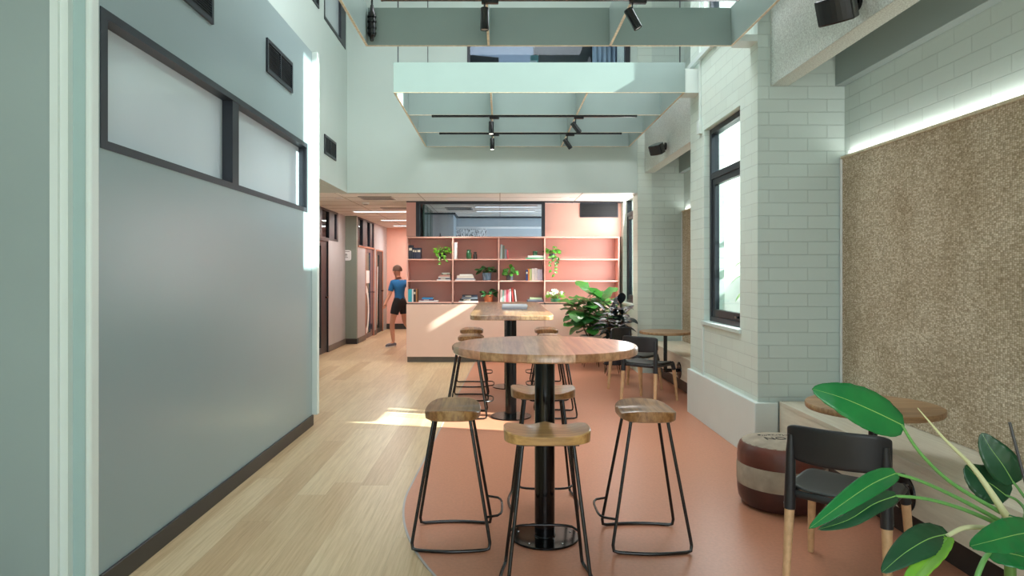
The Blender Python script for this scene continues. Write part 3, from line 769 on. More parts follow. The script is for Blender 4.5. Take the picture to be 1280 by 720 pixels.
# ------------------------------------------------------------------ chairs
def make_chair():
    t = thing('cafe_chair', 'x', 'chair')
    # seat: thin shell, dished, rounded corners
    def f(u, v):
        a = (u*2-1); b = (v*2-1)
        # square to superellipse
        x = a*.222*(1-.10*b*b*abs(b)) ; y = b*.225
        k = 1-.5*(abs(a)*abs(b))**6; x *= (1-.06*(abs(b)**8)); y *= (1-.05*abs(a)**8)
        z = .445+.012*(a**4)-.010*(1-a*a)*(1-b*b)-.016*max(0, b)**4+.005*max(0, -b)**3
        return Vector((x*(k**.15), y*(k**.15), z))
    MB().grid(f, 14, 14).build('seat', M['seatpad'], t, solid=.016, sub=1)
    mb = MB().tube([(-.205, .18, .425), (-.19, -.2, .425), (0, -.235, .428), (.19, -.2, .425), (.205, .18, .425), (0, .2, .42)], .017, 10, closed=True)
    mb.build('seat_frame', M['plastic'], t)
    # backrest band
    def g(u, v):
        a = u*2-1; x = .215*math.sin(a*1.15)/math.sin(1.15); yb = -.255+.07*(1-math.cos(a*1.15))/(1-math.cos(1.15))
        top = .752-.022*abs(a)**5; bot = .578+.008*a*a+.02*abs(a)**6
        z = bot+(top-bot)*v
        return Vector((x, yb-.05*(z-.6), z))
    MB().grid(g, 20, 8).build('backrest', M['plastic'], t, solid=.015, sub=1)
    for sx in (-1, 1):
        MB().tube([(sx*.199, -.216, .355), (sx*.198, -.213, .42), (sx*.197, -.212, .52), (sx*.196, -.210, .62), (sx*.194, -.212, .70)], [.0255, .0255, .023, .021, .014], 14).build('back_post', M['plastic'], t)
        MB().tube([(sx*.208, .205, .355), (sx*.2, .19, .425), (sx*.195, .18, .44)], [.0245, .0235, .018], 14).build('leg_socket', M['plastic'], t)
        MB().tube([(sx*.208, -.245, .002), (sx*.199, -.216, .356)], [.016, .022], 14).build('leg', M['legwood'], t)
        MB().tube([(sx*.228, .25, .002), (sx*.208, .205, .356)], [.015, .021], 14).build('leg', M['legwood'], t)
        MB().lathe([(0, -.003), (.005, -.003), (.005, .003), (0, .003)], 8, (sx*.222, -.216, .375), axis='x').build('screw', M['steel'], t)
    return t
ch = make_chair(); GC = 'black chairs at the small round tables'
for k, (x, y, rz, lab) in enumerate(((1.633, 3.207, -.68, 'black chair with wooden legs by the near bench, half behind the plant leaves'),
        (1.67, 7.68, -.70, 'black chair with wooden legs on the near side of the far small table'),
        (1.67, 8.48, -2.36, 'black chair with wooden legs beyond the far small table, its back toward the leafy plants'))):
    o = ch if k == 0 else copy_tree(ch)
    o.location = (x, y, .0035); o.rotation_euler = (0, 0, rz); tag(o, lab, 'chair', GC)

# ------------------------------------------------------------------ pouf
t = thing('pouf', 'round leather pouf with canvas band and printed canvas top beside the near chair', 'pouf', (1.76, 4.27, .003))
R_ = .262
def pf(z0, z1, prof): return prof
MB().lathe([(0, 0), (.20, 0), (.235, .012), (.255, .05), (.262, .10), (.263, .135)], 64).build('lower_band', M['leatherdk'], t)
MB().lathe([(.262, .1355), (.2655, .15), (.266, .2), (.2655, .25), (.262, .2655)], 64).build('canvas_band', M['canvas'], t)
mb = MB(); bm = mb.bm
prof = [(.262, .266), (.263, .30), (.259, .345), (.247, .378), (.232, .394)]
rings = []
for k, (r, z) in enumerate(prof):
    rings.append([bm.verts.new(((r+.0010*math.sin(i*1.7)*k/4)*math.cos(2*PI*i/96), (r+.0010*math.sin(i*1.7)*k/4)*math.sin(2*PI*i/96), z+0)) for i in range(96)])
for A, B in zip(rings, rings[1:]):
    for i in range(96): bm.faces.new([A[i], A[(i+1) % 96], B[(i+1) % 96], B[i]])
mb.sm = True; mb.build('upper_band', M['leather'], t)
MB().lathe([(.236, .391), (.230, .3955), (.2, .404), (.12, .412), (0, .414)], 64).build('canvas_top', M['canvas'], t)
def text(body, size, loc, rot, m, parent=None, name='lettering', ext=.0006, align='CENTER', shear=0):
    cu = bpy.data.curves.new('txt', 'FONT'); cu.body = body; cu.size = size; cu.extrude = ext; cu.align_x = align; cu.align_y = 'CENTER'; cu.shear = shear
    tmp = bpy.data.objects.new('txt', cu); COL.objects.link(tmp)
    bpy.context.view_layer.update()
    me = bpy.data.meshes.new_from_object(tmp.evaluated_get(bpy.context.evaluated_depsgraph_get()))
    bpy.data.objects.remove(tmp); bpy.data.curves.remove(cu)
    o = bpy.data.objects.new(name, me); COL.objects.link(o); me.materials.clear(); me.materials.append(m)
    o.location = loc; o.rotation_euler = rot
    if parent is not None: o.parent = parent
    return o
text('SAVON', .085, (.03, -.01, .4150), (0, 0, PI), M['ink'], t)
text('de Marseille', .055, (.02, .085, .4125), (.03, 0, PI), M['ink'], t, shear=.3)

# ------------------------------------------------------------------ shelf unit
SY = 11.05
def sx_(px): return (px-625)/F*SY
def sz_(py): return CAM_Z-(py-341)/F*SY
VX = [-1.505, -.765, -.02, .725, 1.925]
ZS = [.965, 1.315, 1.665, 2.025]
t = thing('shelving_unit', 'long pink built-in shelving unit with panelled base along the back', 'shelving', (.2, SY, 0))
def L(x): return x-.2
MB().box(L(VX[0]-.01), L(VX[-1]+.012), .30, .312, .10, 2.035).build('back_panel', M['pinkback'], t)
for i, x in enumerate(VX): MB().box(L(x)-.010, L(x)+.010, .0, .299, .972, 2.035).build('divider', M['pink'], t)
for a, b in zip(VX, VX[1:]):
    for k, z in enumerate(ZS):
        MB().box(L(a)+.0105, L(b)-.0105, .004, .298, z-.009, z+.009).build('shelf', M['pink'], t)
for a, b in ((VX[0]-.01, VX[3]-.003), (VX[3]+.003, VX[-1]+.012)):
    MB().box(L(a), L(b), -.006, .012, .09, .940).build('base_panel', M['pinkpale'], t, bev=.002)
MB().box(L(VX[0]), L(VX[-1]), .02, .298, .937, .955).build('shadow_gap', M['skirting'], t)
MB().box(L(VX[0]), L(VX[-1]+.01), .04, .06, 0, .10).build('kickboard', M['kick'], t)
# right-hand bay has no doors: same shelves, plain back

def book(x, y, z, w, h, d, c, lab, lean=0, flat=False, group=None, rz=0, stripe=None):
    """upright: spine faces the camera, w = thickness; flat: w = spine length, h = thickness"""
    key = 'book_%d_%d_%d' % tuple(c)
    if key not in M: M[key] = mat(key, c, .5, var=.04)
    t = thing('book', lab, 'book', (x, y, z+abs(math.sin(lean))*w+.0005), 0, group)
    t.rotation_euler = (0, lean, rz)
    if flat:
        MB().box(0, w, 0, d, 0, .003).box(0, w, 0, d, h-.003, h).box(0, w, 0, .003, .003, h-.003).build('cover', M[key], t)
        MB().box(.004, w-.004, .003, d-.005, .003, h-.003).build('pages', M['white'], t)
        if stripe: MB().box(w*.2, w*.6, -.0006, 0, h*.3, h*.7).build('spine_band', stripe, t)
    else:
        MB().box(0, .003, 0, d, 0, h).box(w-.003, w, 0, d, 0, h).box(.003, w-.003, 0, .003, 0, h).build('cover', M[key], t)
        MB().box(.003, w-.003, .003, d-.005, .004, h-.004).build('pages', M['white'], t)
        if stripe: MB().box(w*.12, w*.88, -.0006, 0, h*.62, h*.8).build('spine_band', stripe, t)
    return t
cream = mat('cream_label', (224, 216, 196), .6)
Z1, Z2, Z3, Z0 = ZS[2]+.0095, ZS[1]+.0095, ZS[0]+.0095, 0
def row(px0, items, z, y, where, group):
    x = sx_(px0)
    for w, h, c, nm, lean in items:
        if lean < 0: x += h*math.sin(-lean)+.002
        book(x, y, z, w, h, .17, c, nm+' '+where, lean, group=group, stripe=cream if sum(c) < 300 else None)
        x += w+.003+(max(0, math.sin(lean))*h*.3 if lean > 0 else 0)
row(509.9, [(.062, .225, (44, 50, 66), 'wide dark navy book, leftmost', 0), (.03, .185, (38, 44, 66), 'slim navy book, second from the left', 0), (.034, .18, (44, 50, 74), 'slim navy book, third from the left', 0), (.062, .183, (50, 54, 74), 'thick navy book, rightmost of its row', 0)], Z1, 11.13, 'on the top left shelf', 'navy books on the top left shelf')
row(567.2, [(.046, .27, (226, 228, 230), 'tall white book standing alone', .02)], Z1, 11.1, 'on the top shelf beside the green jar', None)
row(625.4, [(.03, .235, (170, 200, 202), 'pale teal upright book', .02), (.03, .22, (98, 112, 96), 'olive upright book with band', .02), (.03, .16, (128, 136, 150), 'grey upright book', .03), (.022, .15, (206, 92, 100), 'slim red leaning book', -.08)], Z1, 11.12, 'on the top shelf, third bay', 'upright books, top shelf third bay')
row(657.8, [(.03, .175, (52, 66, 120), 'blue upright book', 0), (.022, .19, (214, 140, 70), 'slim orange upright book', 0), (.035, .19, (176, 186, 130), 'pale green upright book', 0), (.04, .195, (222, 208, 202), 'first cream upright book', 0), (.045, .20, (214, 204, 206), 'second cream upright book, wider', 0), (.04, .185, (196, 190, 206), 'pale lilac upright book', 0), (.035, .18, (190, 180, 196), 'patterned lilac upright book, rightmost', 0)], Z2, 11.12, 'on the middle shelf, third bay', 'upright books, middle shelf third bay')
row(509.7, [(.058, .212, (60, 176, 196), 'turquoise book', 0), (.022, .21, (236, 236, 238), 'slim white book', 0), (.036, .205, (56, 54, 60), 'dark charcoal book', 0), (.018, .208, (170, 118, 70), 'slim tan book', 0)], Z3, 11.1, 'upright on the bottom left shelf', 'upright books on the bottom left shelf')
row(625.3, [(.03, .2, (236, 226, 222), 'white upright book, leftmost', .02), (.024, .19, (160, 206, 196), 'mint upright book', .02), (.028, .195, (232, 190, 196), 'pale rose upright book', .02), (.026, .2, (214, 92, 116), 'crimson upright book', .02), (.024, .205, (236, 150, 160), 'pink upright book', .02), (.022, .215, (240, 236, 232), 'second white upright book', .0), (.02, .235, (214, 84, 84), 'tall red leaning book', -.09), (.02, .2, (236, 210, 206), 'blush leaning book, rightmost', -.12)], Z3, 11.1, 'on the bottom shelf, third bay', 'upright books, bottom shelf third bay')
def stack(items, z, y, where, group):
    for px0, px1, h, c, nm in items:
        book(sx_(px0), y, z, (px1-px0)/F*SY, h, .19, c, nm+' '+where, flat=True, group=group, stripe=cream if sum(c) < 330 else None)
        z += h+.0006
    return z
stack([(545.5, 563, .016, (232, 232, 230), 'white book at the base'), (547.8, 562.4, .026, (92, 96, 112), 'slate book, second from the base'), (547.8, 562.6, .018, (220, 214, 206), 'cream book, third from the base'), (548, 562, .03, (196, 140, 130), 'rose book, fourth from the base'), (551.5, 563, .018, (76, 90, 70), 'dark green book near the top'), (552, 562, .016, (226, 226, 218), 'pale book at the top')], Z2, 11.08, 'of the stack under the trailing plant', 'book stack under the trailing plant')
stack([(568.4, 594.2, .014, (236, 234, 232), 'wide white book at the base'), (569.8, 593.2, .02, (140, 148, 164), 'blue grey book, second from the base'), (571.2, 592, .045, (226, 218, 208), 'thick cream book in the middle'), (574.4, 590.5, .022, (240, 238, 234), 'white book at the top')], Z2, 11.08, 'of the pale stack on the middle shelf', 'pale book stack on the middle shelf')
stack([(523, 547.3, .022, (236, 230, 230), 'wide white book at the base'), (526.3, 542, .022, (96, 62, 96), 'plum book in the middle'), (527.2, 541, .028, (56, 134, 190), 'blue book at the top')], Z3, 11.08, 'of the stack on the bottom left shelf', 'small stack on the bottom left shelf')
stack([(573, 597.4, .018, (238, 236, 234), 'wide white book at the base'), (575, 597, .03, (34, 36, 42), 'black book, second from the base'), (577, 597, .03, (116, 124, 136), 'grey book, third from the base'), (577.6, 596.6, .032, (46, 52, 70), 'dark navy book at the top')], Z3, 11.08, 'of the stack left of the orange pot', 'dark stack on the bottom shelf')
stack([(657.4, 680, .02, (44, 176, 134), 'bright green book at the base'), (660, 680, .036, (236, 236, 230), 'thick white book at the top')], Z1, 11.08, 'of the pair under the green tin', 'pair of books under the green tin')
stack([(658.6, 679.8, .024, (96, 106, 128), 'slate book at the base'), (659.6, 679, .02, (150, 160, 170), 'grey book in the middle'), (662.4, 677.5, .026, (196, 216, 176), 'pale green book at the top')], Z3, 11.08, 'of the stack at the right of the bottom shelf', 'stack at the right of the bottom shelf')
# magazines on the long table
for k, (c, lab, dx) in enumerate((((150, 152, 164), 'grey magazine pile base on the long bar table, lower one', 0), ((196, 198, 206), 'pale magazine on top of the other on the long bar table', .006))):
    t = book(.02+dx, 7.32, 1.0592+k*.0206, .27, .020, .36, c, lab, flat=True, group='magazines on the long table')

# vessels
def vessel(name, lab, cat, px, z, prof, m, y=11.17, extra=None):
    t = thing(name, lab, cat, (sx_(px), y, z))
    MB().lathe(prof, 32).build('body', m, t)
    if extra: extra(t)
    return t
gg = mat('green_bottle_glass', (30, 84, 48), .08, var=.1, Coat_Weight=.6)
db = mat('dark_brown_ceramic', (54, 48, 48), .35)
vessel('jar', 'dark green glass jar on the top shelf, second bay', 'jar', 585.7, Z1, [(0, 0), (.04, 0), (.045, .008), (.045, .095), (.034, .115), (.030, .125)], gg, extra=lambda t: MB().lathe([(.030, .1255), (.036, .128), (.036, .15), (.028, .15), (.026, .128)], 24).build('rim', gg, t))
vessel('jar', 'small dark brown jar beside the green glass jar', 'jar', 593.5, Z1, [(0, 0), (.030, 0), (.033, .006), (.032, .078), (.022, .09), (.021, .098)], db, extra=lambda t: MB().lathe([(.021, .0985), (.026, .1), (.026, .115), (0, .115)], 24).build('lid', db, t))
gt = mat('ribbed_green_tin', (72, 116, 92), .35)
vessel('tin', 'round green ribbed tin on top of the white book', 'tin', 669.3, Z1+.0575, [(0, 0), (.036, 0), (.037, .01), (.035, .014), (.037, .02), (.037, .032), (.035, .036), (.037, .04), (.037, .052)], gt, extra=lambda t: MB().lathe([(.037, .0525), (.038, .055), (.038, .068), (.03, .072), (0, .072)], 28).build('lid', gt, t))

# ------------------------------------------------------------------ plants
def leaf(mb, base, d, up, L_, W_, bend=.25, fold=.12, n=6, m=4, shape='oval', wave=0, curl=0):
    d = Vector(d).normalized(); up = Vector(up); s = d.cross(up).normalized(); up = s.cross(d).normalized()
    g = []
    ph = random.random()*6
    for i in range(n+1):
        u = i/n
        if shape == 'oval': w = math.sin(PI*min(1, u*.98+.01))**.75
        elif shape == 'lance': w = math.sin(PI*u**.75)**.85
        elif shape == 'heart': w = (math.sin(PI*u**.62)**.8)*(1.05-.1*u)
        elif shape == 'fiddle': w = .55*math.sin(PI*u)**.6+.5*math.sin(PI*u**1.8)**1.2
        else: w = math.sin(PI*u**1.25)**.6
        ang = bend*u
        c = Vector(base)+d*(L_*(math.sin(ang)/ang if abs(ang) > 1e-4 else 1)*u)-up*(L_*u*(1-math.cos(ang))/(ang if abs(ang) > 1e-4 else 1))
        un = (up*math.cos(ang)+d*math.sin(ang))
        row_ = []
        for j in range(m+1):
            v = 2*j/m-1
            p = c+s*(v*w*W_/2)+un*(abs(v)*w*W_/2*fold - curl*w*W_*v*v*.4)+un*(wave*W_*math.sin(u*17+ph+v*2)*v*v*w)
            row_.append(mb.bm.verts.new(p))
        g.append(row_)
    for i in range(n):
        for j in range(m): mb.bm.faces.new([g[i][j], g[i+1][j], g[i+1][j+1], g[i][j+1]])
    mb.sm = True
def rdir(zmin=-.2, zmax=.8):
    a = random.random()*2*PI; z = random.uniform(zmin, zmax); r = math.sqrt(max(.05, 1-z*z)); return Vector((r*math.cos(a), r*math.sin(a), z))
def pot(t, r, h, m, taper=.85, rim=.006, soil=True):
    MB().lathe([(0, 0), (r*taper, 0), (r*taper+.003, .004), (r, h*.92), (r+rim*.3, h), (r-.006, h), (r-.008, h-.012), (0, h-.012)], 32).build('pot', m, t)
G_ = [leafmat('leaf_green', (84, 150, 48), (44, 104, 34), trans=.25), leafmat('leaf_bright', (120, 178, 56), (70, 138, 40), trans=.3), leafmat('leaf_dark', (52, 96, 48), (28, 62, 34), trans=.1), leafmat('leaf_pale', (200, 216, 160), (140, 184, 90), trans=.3)]
stemm = mat('green_stem', (96, 130, 60), .5)
M['petal'] = mat('white_petals', (240, 240, 226), .6)
def shelf_plant(lab, px, y, z, r, h, potm, leafm, nleaf, Ls, Ws, spread, height, shape='oval', trail=None, seed=0, cat='plant', flat=False, flowers=None):
    random.seed(seed)
    t = thing('potted_plant', lab, cat, (sx_(px), y, z))
    pot(t, r, h, potm)
    MB().lathe([(0, h-.011), (r-.009, h-.011), (0, h-.005)], 20).build('soil', M['skirting'], t)
    fo = MB(); stm = MB()
    for k in range(nleaf):
        a = random.random()*2*PI; rr = spread*math.sqrt(random.random()); zz = h+random.uniform(.15, 1)*height*(1-.5*(rr/spread)**2)
        p = Vector((rr*math.cos(a), rr*.75*math.sin(a), zz)); 
        dr = (Vector((math.cos(a), math.sin(a)*.8, random.uniform(-.5, .5)))).normalized()
        up = Vector((0, -.55, .8)) if not flat else Vector((random.uniform(-.4, .4), -1, .5))
        if flat: dr = Vector((math.cos(a), -.2, random.uniform(-.8, .4))).normalized()
        s_ = random.uniform(.75, 1.15)
        leaf(fo, p, dr, up, Ls*s_, Ws*s_, bend=random.uniform(.2, .9), shape=shape)
        stm.tube([(random.uniform(-.2, .2)*r, random.uniform(-.2, .2)*r, h-.01), p*.6+Vector((0, 0, zz*.35)), p], .0016, 5)
    if trail:
        for (tx, tz, n_) in trail:
            pts = [Vector((tx*.6, -.05, h)), Vector((tx, -r-.06, h-.02)), Vector((tx*1.05, -r-.075, h+tz*.5)), Vector((tx*.95, -r-.08, h+tz))]
            stm.tube(pts, .0015, 5)
            for q in range(n_):
                u = (q+.5)/n_; p = pts[1].lerp(pts[3], u)
                leaf(fo, p, (random.choice((-1, 1))*.8, -.4, random.uniform(-.8, .1)), (0, -1, .5), Ls*.85, Ws*.85, .5, shape=shape)
    fo.build('foliage', leafm, t); stm.build('stems', stemm, t)
    if flowers:
        for k in range(flowers):
            mb = MB()
            a = random.random()*2*PI; rr = spread*.95*math.sqrt(random.random()); z0 = h+height*random.uniform(.6, 1.15)*(1-.3*(rr/spread)**2)
            c = Vector((rr*math.cos(a), rr*.6*math.sin(a)-.02, z0))
            for q in range(5):
                b = 2*PI*q/5; leaf(mb, c, (math.cos(b), -.3, math.sin(b)), (0, -1, 0), .022, .018, .3, n=3, m=2)
            mb.build('flower', M['petal'], t)
    return t
blk = mat('black_glazed_pot', (30, 30, 34), .3); bgp = mat('blue_grey_pot', (104, 128, 150), .5); dgp = mat('charcoal_pot', (52, 56, 64), .5); ter = mat('terracotta_pot', (214, 126, 82), .55); teal = mat('green_glazed_bowl', (96, 168, 136), .35)
shelf_plant('trailing plant in a black pot on the top left shelf', 553.0, 11.14, Z1, .058, .09, blk, G_[1], 44, .075, .042, .115, .13, 'heart', trail=[(-.02, -.19, 5), (.06, -.12, 3), (-.10, -.02, 2)], seed=3)
shelf_plant('trailing plant in a dark pot at the left of the right-hand shelves', 690.5, 11.14, Z1, .05, .085, dgp, G_[0], 34, .075, .05, .10, .13, 'heart', trail=[(.06, -.14, 4), (.03, -.36, 7), (-.02, -.30, 4)], seed=5)
shelf_plant('broad leafed plant in a blue grey pot on the middle shelf', 608.5, 11.14, Z2, .075, .125, bgp, G_[2], 24, .105, .062, .10, .12, 'oval', seed=8)
shelf_plant('round leafed plant in a charcoal pot on the middle shelf, third bay', 637.2, 11.14, Z2, .058, .085, dgp, G_[0], 26, .06, .058, .11, .13, 'round', seed=9, flat=True)
shelf_plant('dark leafed plant in an orange terracotta pot on the bottom shelf', 610.4, 11.14, Z3, .075, .115, ter, G_[2], 20, .085, .055, .10, .08, 'oval', seed=11)
shelf_plant('white flowering plant in a low green bowl at the left of the right-hand shelves', 694.5, 11.12, Z3, .078, .055, teal, G_[1], 60, .06, .022, .14, .13, 'lance', seed=12, flowers=26)

# fiddle leaf fig and rubber plant
def big_plant(name, lab, loc, potr, poth, potm, stems, leafm, L0, L1, wr, shape, seed, upl=.6, fold=.1, wave=0, standh=0):
    random.seed(seed)
    t = thing(name, lab, 'plant', loc, 0, None)
    if standh:
        st = MB()
        for k in range(4):
            a = PI/4+PI/2*k; c_, s_ = math.cos(a), math.sin(a)
            st.tube([(potr*.8*c_-.03*s_, potr*.8*s_+.03*c_, standh), (potr*.95*c_, potr*.95*s_, .004), (potr*.8*c_+.03*s_, potr*.8*s_-.03*c_, standh)], .005, 6)
        st.lathe([(0, standh-.004), (potr*.95, standh-.004), (potr*.95, standh), (0, standh)], 24)
        st.build('hairpin_stand', M['black'], t)
    MB().lathe([(0, standh+.001), (potr*.82, standh+.001), (potr, standh+poth), (potr-.012, standh+poth), (potr-.02, standh+poth-.03), (0, standh+poth-.03)], 32).build('pot', potm, t)
    MB().lathe([(0, standh+poth-.029), (potr-.021, standh+poth-.029), (0, standh+poth-.015)], 24).build('soil', M['skirting'], t)
    tr = MB()
    for (dx, dy, h, nl) in stems:
        base = Vector((dx*.15, dy*.15, standh+poth-.03)); tip = Vector((dx, dy, h))
        mid = base.lerp(tip, .5)+Vector((dx*.15, dy*.15, .03))
        tr.tube([base, mid, tip], [.011, .009, .005], 8)
        for k in range(nl):
            u = .22+.78*(k+.5)/nl; p = (base.lerp(mid, u*2) if u < .5 else mid.lerp(tip, u*2-1))
            a = k*2.4+random.uniform(-.3, .3)+dx*3; el = random.uniform(-.15, .45)+(.7 if u > .9 else 0)
            d = Vector((math.cos(a)*math.cos(el), math.sin(a)*math.cos(el)*.85, math.sin(el)))
            Lf = random.uniform(L0, L1)
            q = p+d*.03; lm = MB(); tr.tube([p, q+d*.01], .003, 5)
            leaf(lm, q, d, Vector((0, -.25, 1)), Lf, Lf*wr, bend=random.uniform(.2, 1.0), fold=fold, n=8, m=6, shape=shape, wave=wave)
            lm.build('leaf', leafm[k % len(leafm)], t)
    tr.build('stems', mat('brown_stem', (104, 88, 62), .7), t)
    return t
fig = [leafmat('fig_leaf', (74, 146, 62), (40, 104, 48), trans=.25), leafmat('fig_leaf_deep', (52, 112, 52), (30, 78, 42), trans=.15)]
rub = [leafmat('rubber_leaf', (36, 52, 50), (20, 32, 36), .34), leafmat('rubber_leaf_blue', (44, 58, 70), (24, 34, 44), .34)]
wht = mat('white_pot', (222, 220, 214), .4)
big_plant('fiddle_leaf_fig', 'large leafy fig with wavy bright green leaves in front of the right-hand shelves', (1.40, 10.56, .003), .17, .30, wht,
          [(-.24, -.05, .94, 13), (.0, .05, 1.10, 15), (-.04, -.14, .82, 12), (.16, .0, 1.06, 14), (-.12, -.1, 1.02, 14), (.08, -.12, .92, 14), (.2, -.08, .98, 10)], fig, .24, .38, .64, 'fiddle', 21, wave=.06, standh=.18)
big_plant('rubber_plant', 'dark leaved rubber plant in front of the corner window beside the fig', (1.60, 9.66, .003), .15, .26, dgp,
          [(.10, -.05, 1.0, 16), (-.10, -.1, .88, 14), (.02, .05, .80, 12), (.14, .03, .86, 14), (-.02, 0, .96, 14)], rub, .17, .26, .52, 'oval', 33, fold=.18, standh=.16)

# foreground plant with long petioles
random.seed(4)
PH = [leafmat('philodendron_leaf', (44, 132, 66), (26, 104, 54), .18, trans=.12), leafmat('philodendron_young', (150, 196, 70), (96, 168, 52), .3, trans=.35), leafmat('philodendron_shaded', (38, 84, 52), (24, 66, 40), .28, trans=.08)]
ribm = mat('pale_midrib', (140, 186, 96), .4); petm = mat('petiole', (104, 158, 84), .4); palem = mat('pale_spathe', (206, 206, 160), .4)
pc = P(1262, 668, 2.10)
t = thing('philodendron', 'big glossy leaved plant in the right foreground, reaching over the chair', 'plant', (pc.x+.02, 2.12, .003))
O = Vector(t.location)
MB().lathe([(0, 0), (.15, 0), (.155, .01), (.185, .34), (.188, .36), (.172, .36), (.168, .33), (0, .33)], 48).build('pot', wht, t)
MB().lathe([(0, .331), (.166, .331), (0, .345)], 32).build('soil', M['skirting'], t)
MB().tube([(0, 0, .33), (-.01, -.01, .5), tuple(pc-O), tuple(pc-O+Vector((-.012, 0, .05)))], [.017, .016, .015, .010], 12).build('trunk', stemm, t)
def blade(mid, wid, nrm, m, fold=.15, shape=None, wave=0., bias=0., n=22, mm=8, rib=True, skew=0):
    """mid: list of 3D points base -> tip, wid: max width (m), nrm: upper face normal"""
    pts = [Vector(p)-O for p in mid]
    def ev(u):
        k = min(len(pts)-2, int(u*(len(pts)-1))); f = u*(len(pts)-1)-k
        p0 = pts[max(k-1, 0)]; p1 = pts[k]; p2 = pts[k+1]; p3 = pts[min(k+2, len(pts)-1)]
        return .5*((2*p1)+(p2-p0)*f+(2*p0-5*p1+4*p2-p3)*f*f+(3*p1-p0-3*p2+p3)*f**3)
    nrm = Vector(nrm).normalized(); mb = MB(); g = []
    for i in range(n+1):
        u = i/n; c = ev(u); tan = (ev(min(1, u+.02))-ev(max(0, u-.02))).normalized()
        s = tan.cross(nrm).normalized(); up = s.cross(tan)
        w = wid/2*((math.sin(PI*u**.68))**.72)
        r_ = []
        for j in range(mm+1):
            v = 2*j/mm-1; ww = w*(1+bias*(1 if v > 0 else -1))
            back = tan*(-.10*wid*abs(v)*max(0, 1-u*5)) 
            p = c+s*v*ww+up*(abs(v)*ww*fold+.0022*math.sin(u*46-abs(v)*7)*abs(v)+wave*wid*math.sin(u*34+(0 if v > 0 else 2))*abs(v)*math.sin(PI*u))+back
            r_.append(mb.bm.verts.new(p))
        g.append(r_)
    for i in range(n):
        for j in range(mm): mb.bm.faces.new([g[i][j], g[i+1][j], g[i+1][j+1], g[i][j+1]])
    mb.sm = True; o = mb.build('leaf', m, t, solid=.0012)
    if rib:
        MB().tube([ev(i/12)+nrm*.0006 for i in range(13)], [.0016*(1-i/14) for i in range(13)], 6).build('midrib', ribm, o)
def pet(pp, r0=.006, r1=.004, m=petm, name='petiole'):
    pts = [Vector(p)-O for p in pp]; out = []
    k = len(pts)
    for i in range(k-1):
        p0 = pts[max(i-1, 0)]; p1 = pts[i]; p2 = pts[i+1]; p3 = pts[min(i+2, k-1)]
        for q in range(5):
            f = q/5; out.append(.5*((2*p1)+(p2-p0)*f+(2*p0-5*p1+4*p2-p3)*f*f+(3*p1-p0-3*p2+p3)*f**3))
    out.append(pts[-1]); n = len(out)
    MB().tube(out, [r0+(r1-r0)*i/(n-1) for i in range(n)], 10).build(name, m, t)
# 1 big leaf
blade([P(1127, 531, 2.06), P(1092, 514, 2.04), P(1052, 497, 2.03), P(1015, 486, 2.04)], .128, (.25, -.92, .35), PH[0], fold=-.06, wave=.012, bias=-.0)
pet([P(1127, 531, 2.06), P(1150, 566, 2.06), P(1190, 604, 2.08), P(1250, 640, 2.10)], .004, .007)
# 2 long lance leaf
blade([P(1119, 592, 1.98), P(1090, 605, 1.93), P(1050, 632, 1.88), P(1011, 661, 1.84)], .06, (-.25, -.85, .45), PH[0], fold=.35, bias=.0)
pet([P(1119, 592, 1.98), P(1150, 601, 2.0), P(1200, 624, 2.05), P(1252, 652, 2.1)], .004, .007)
# 3 narrow leaf beneath
blade([P(1119, 620, 1.96), P(1092, 630, 1.92), P(1060, 650, 1.88), P(1022, 662, 1.85)], .05, (-.2, -.9, .35), PH[2], fold=.5)
pet([P(1119, 620, 1.96), P(1160, 624, 1.99), P(1205, 637, 2.04), P(1250, 656, 2.1)], .004, .007)
# 4 rolled new leaf
pet([P(1147, 510, 2.02), P(1180, 548, 2.05), P(1215, 583, 2.07), P(1243, 622, 2.08), P(1262, 652, 2.1)], .0012, .013, palem, 'rolled_leaf')
# 5 upright dark leaf
blade([P(1266, 602, 2.2), P(1254, 582, 2.2), P(1238, 560, 2.21), P(1227, 541, 2.22)], .098, (-.35, -.85, .2), PH[2], fold=.12)
pet([P(1266, 602, 2.2), P(1276, 615, 2.19), P(1287, 635, 2.16), P(1276, 665, 2.12)], .0035, .006)
# 6 dark leaf behind
blade([P(1257, 619, 2.26), P(1240, 606, 2.27), P(1222, 596, 2.28), P(1206, 582, 2.29)], .13, (-.1, -.9, .3), PH[2], fold=-.05)
pet([P(1257, 619, 2.26), P(1272, 626, 2.24), P(1282, 642, 2.18), P(1270, 668, 2.11)], .0035, .006)
# 7 lower dark leaf and young folded leaf
blade([P(1184, 668, 1.90), P(1160, 674, 1.86), P(1130, 692, 1.82), P(1102, 716, 1.79)], .085, (-.15, -.7, .7), PH[2], fold=.12)
blade([P(1184, 673, 1.88), P(1170, 690, 1.83), P(1148, 716, 1.78), P(1120, 752, 1.74)], .062, (-.75, -.6, .3), PH[1], fold=.35)
pet([P(1184, 670, 1.89), P(1205, 660, 1.94), P(1232, 660, 2.02), P(1260, 668, 2.09)], .006, .008, palem)
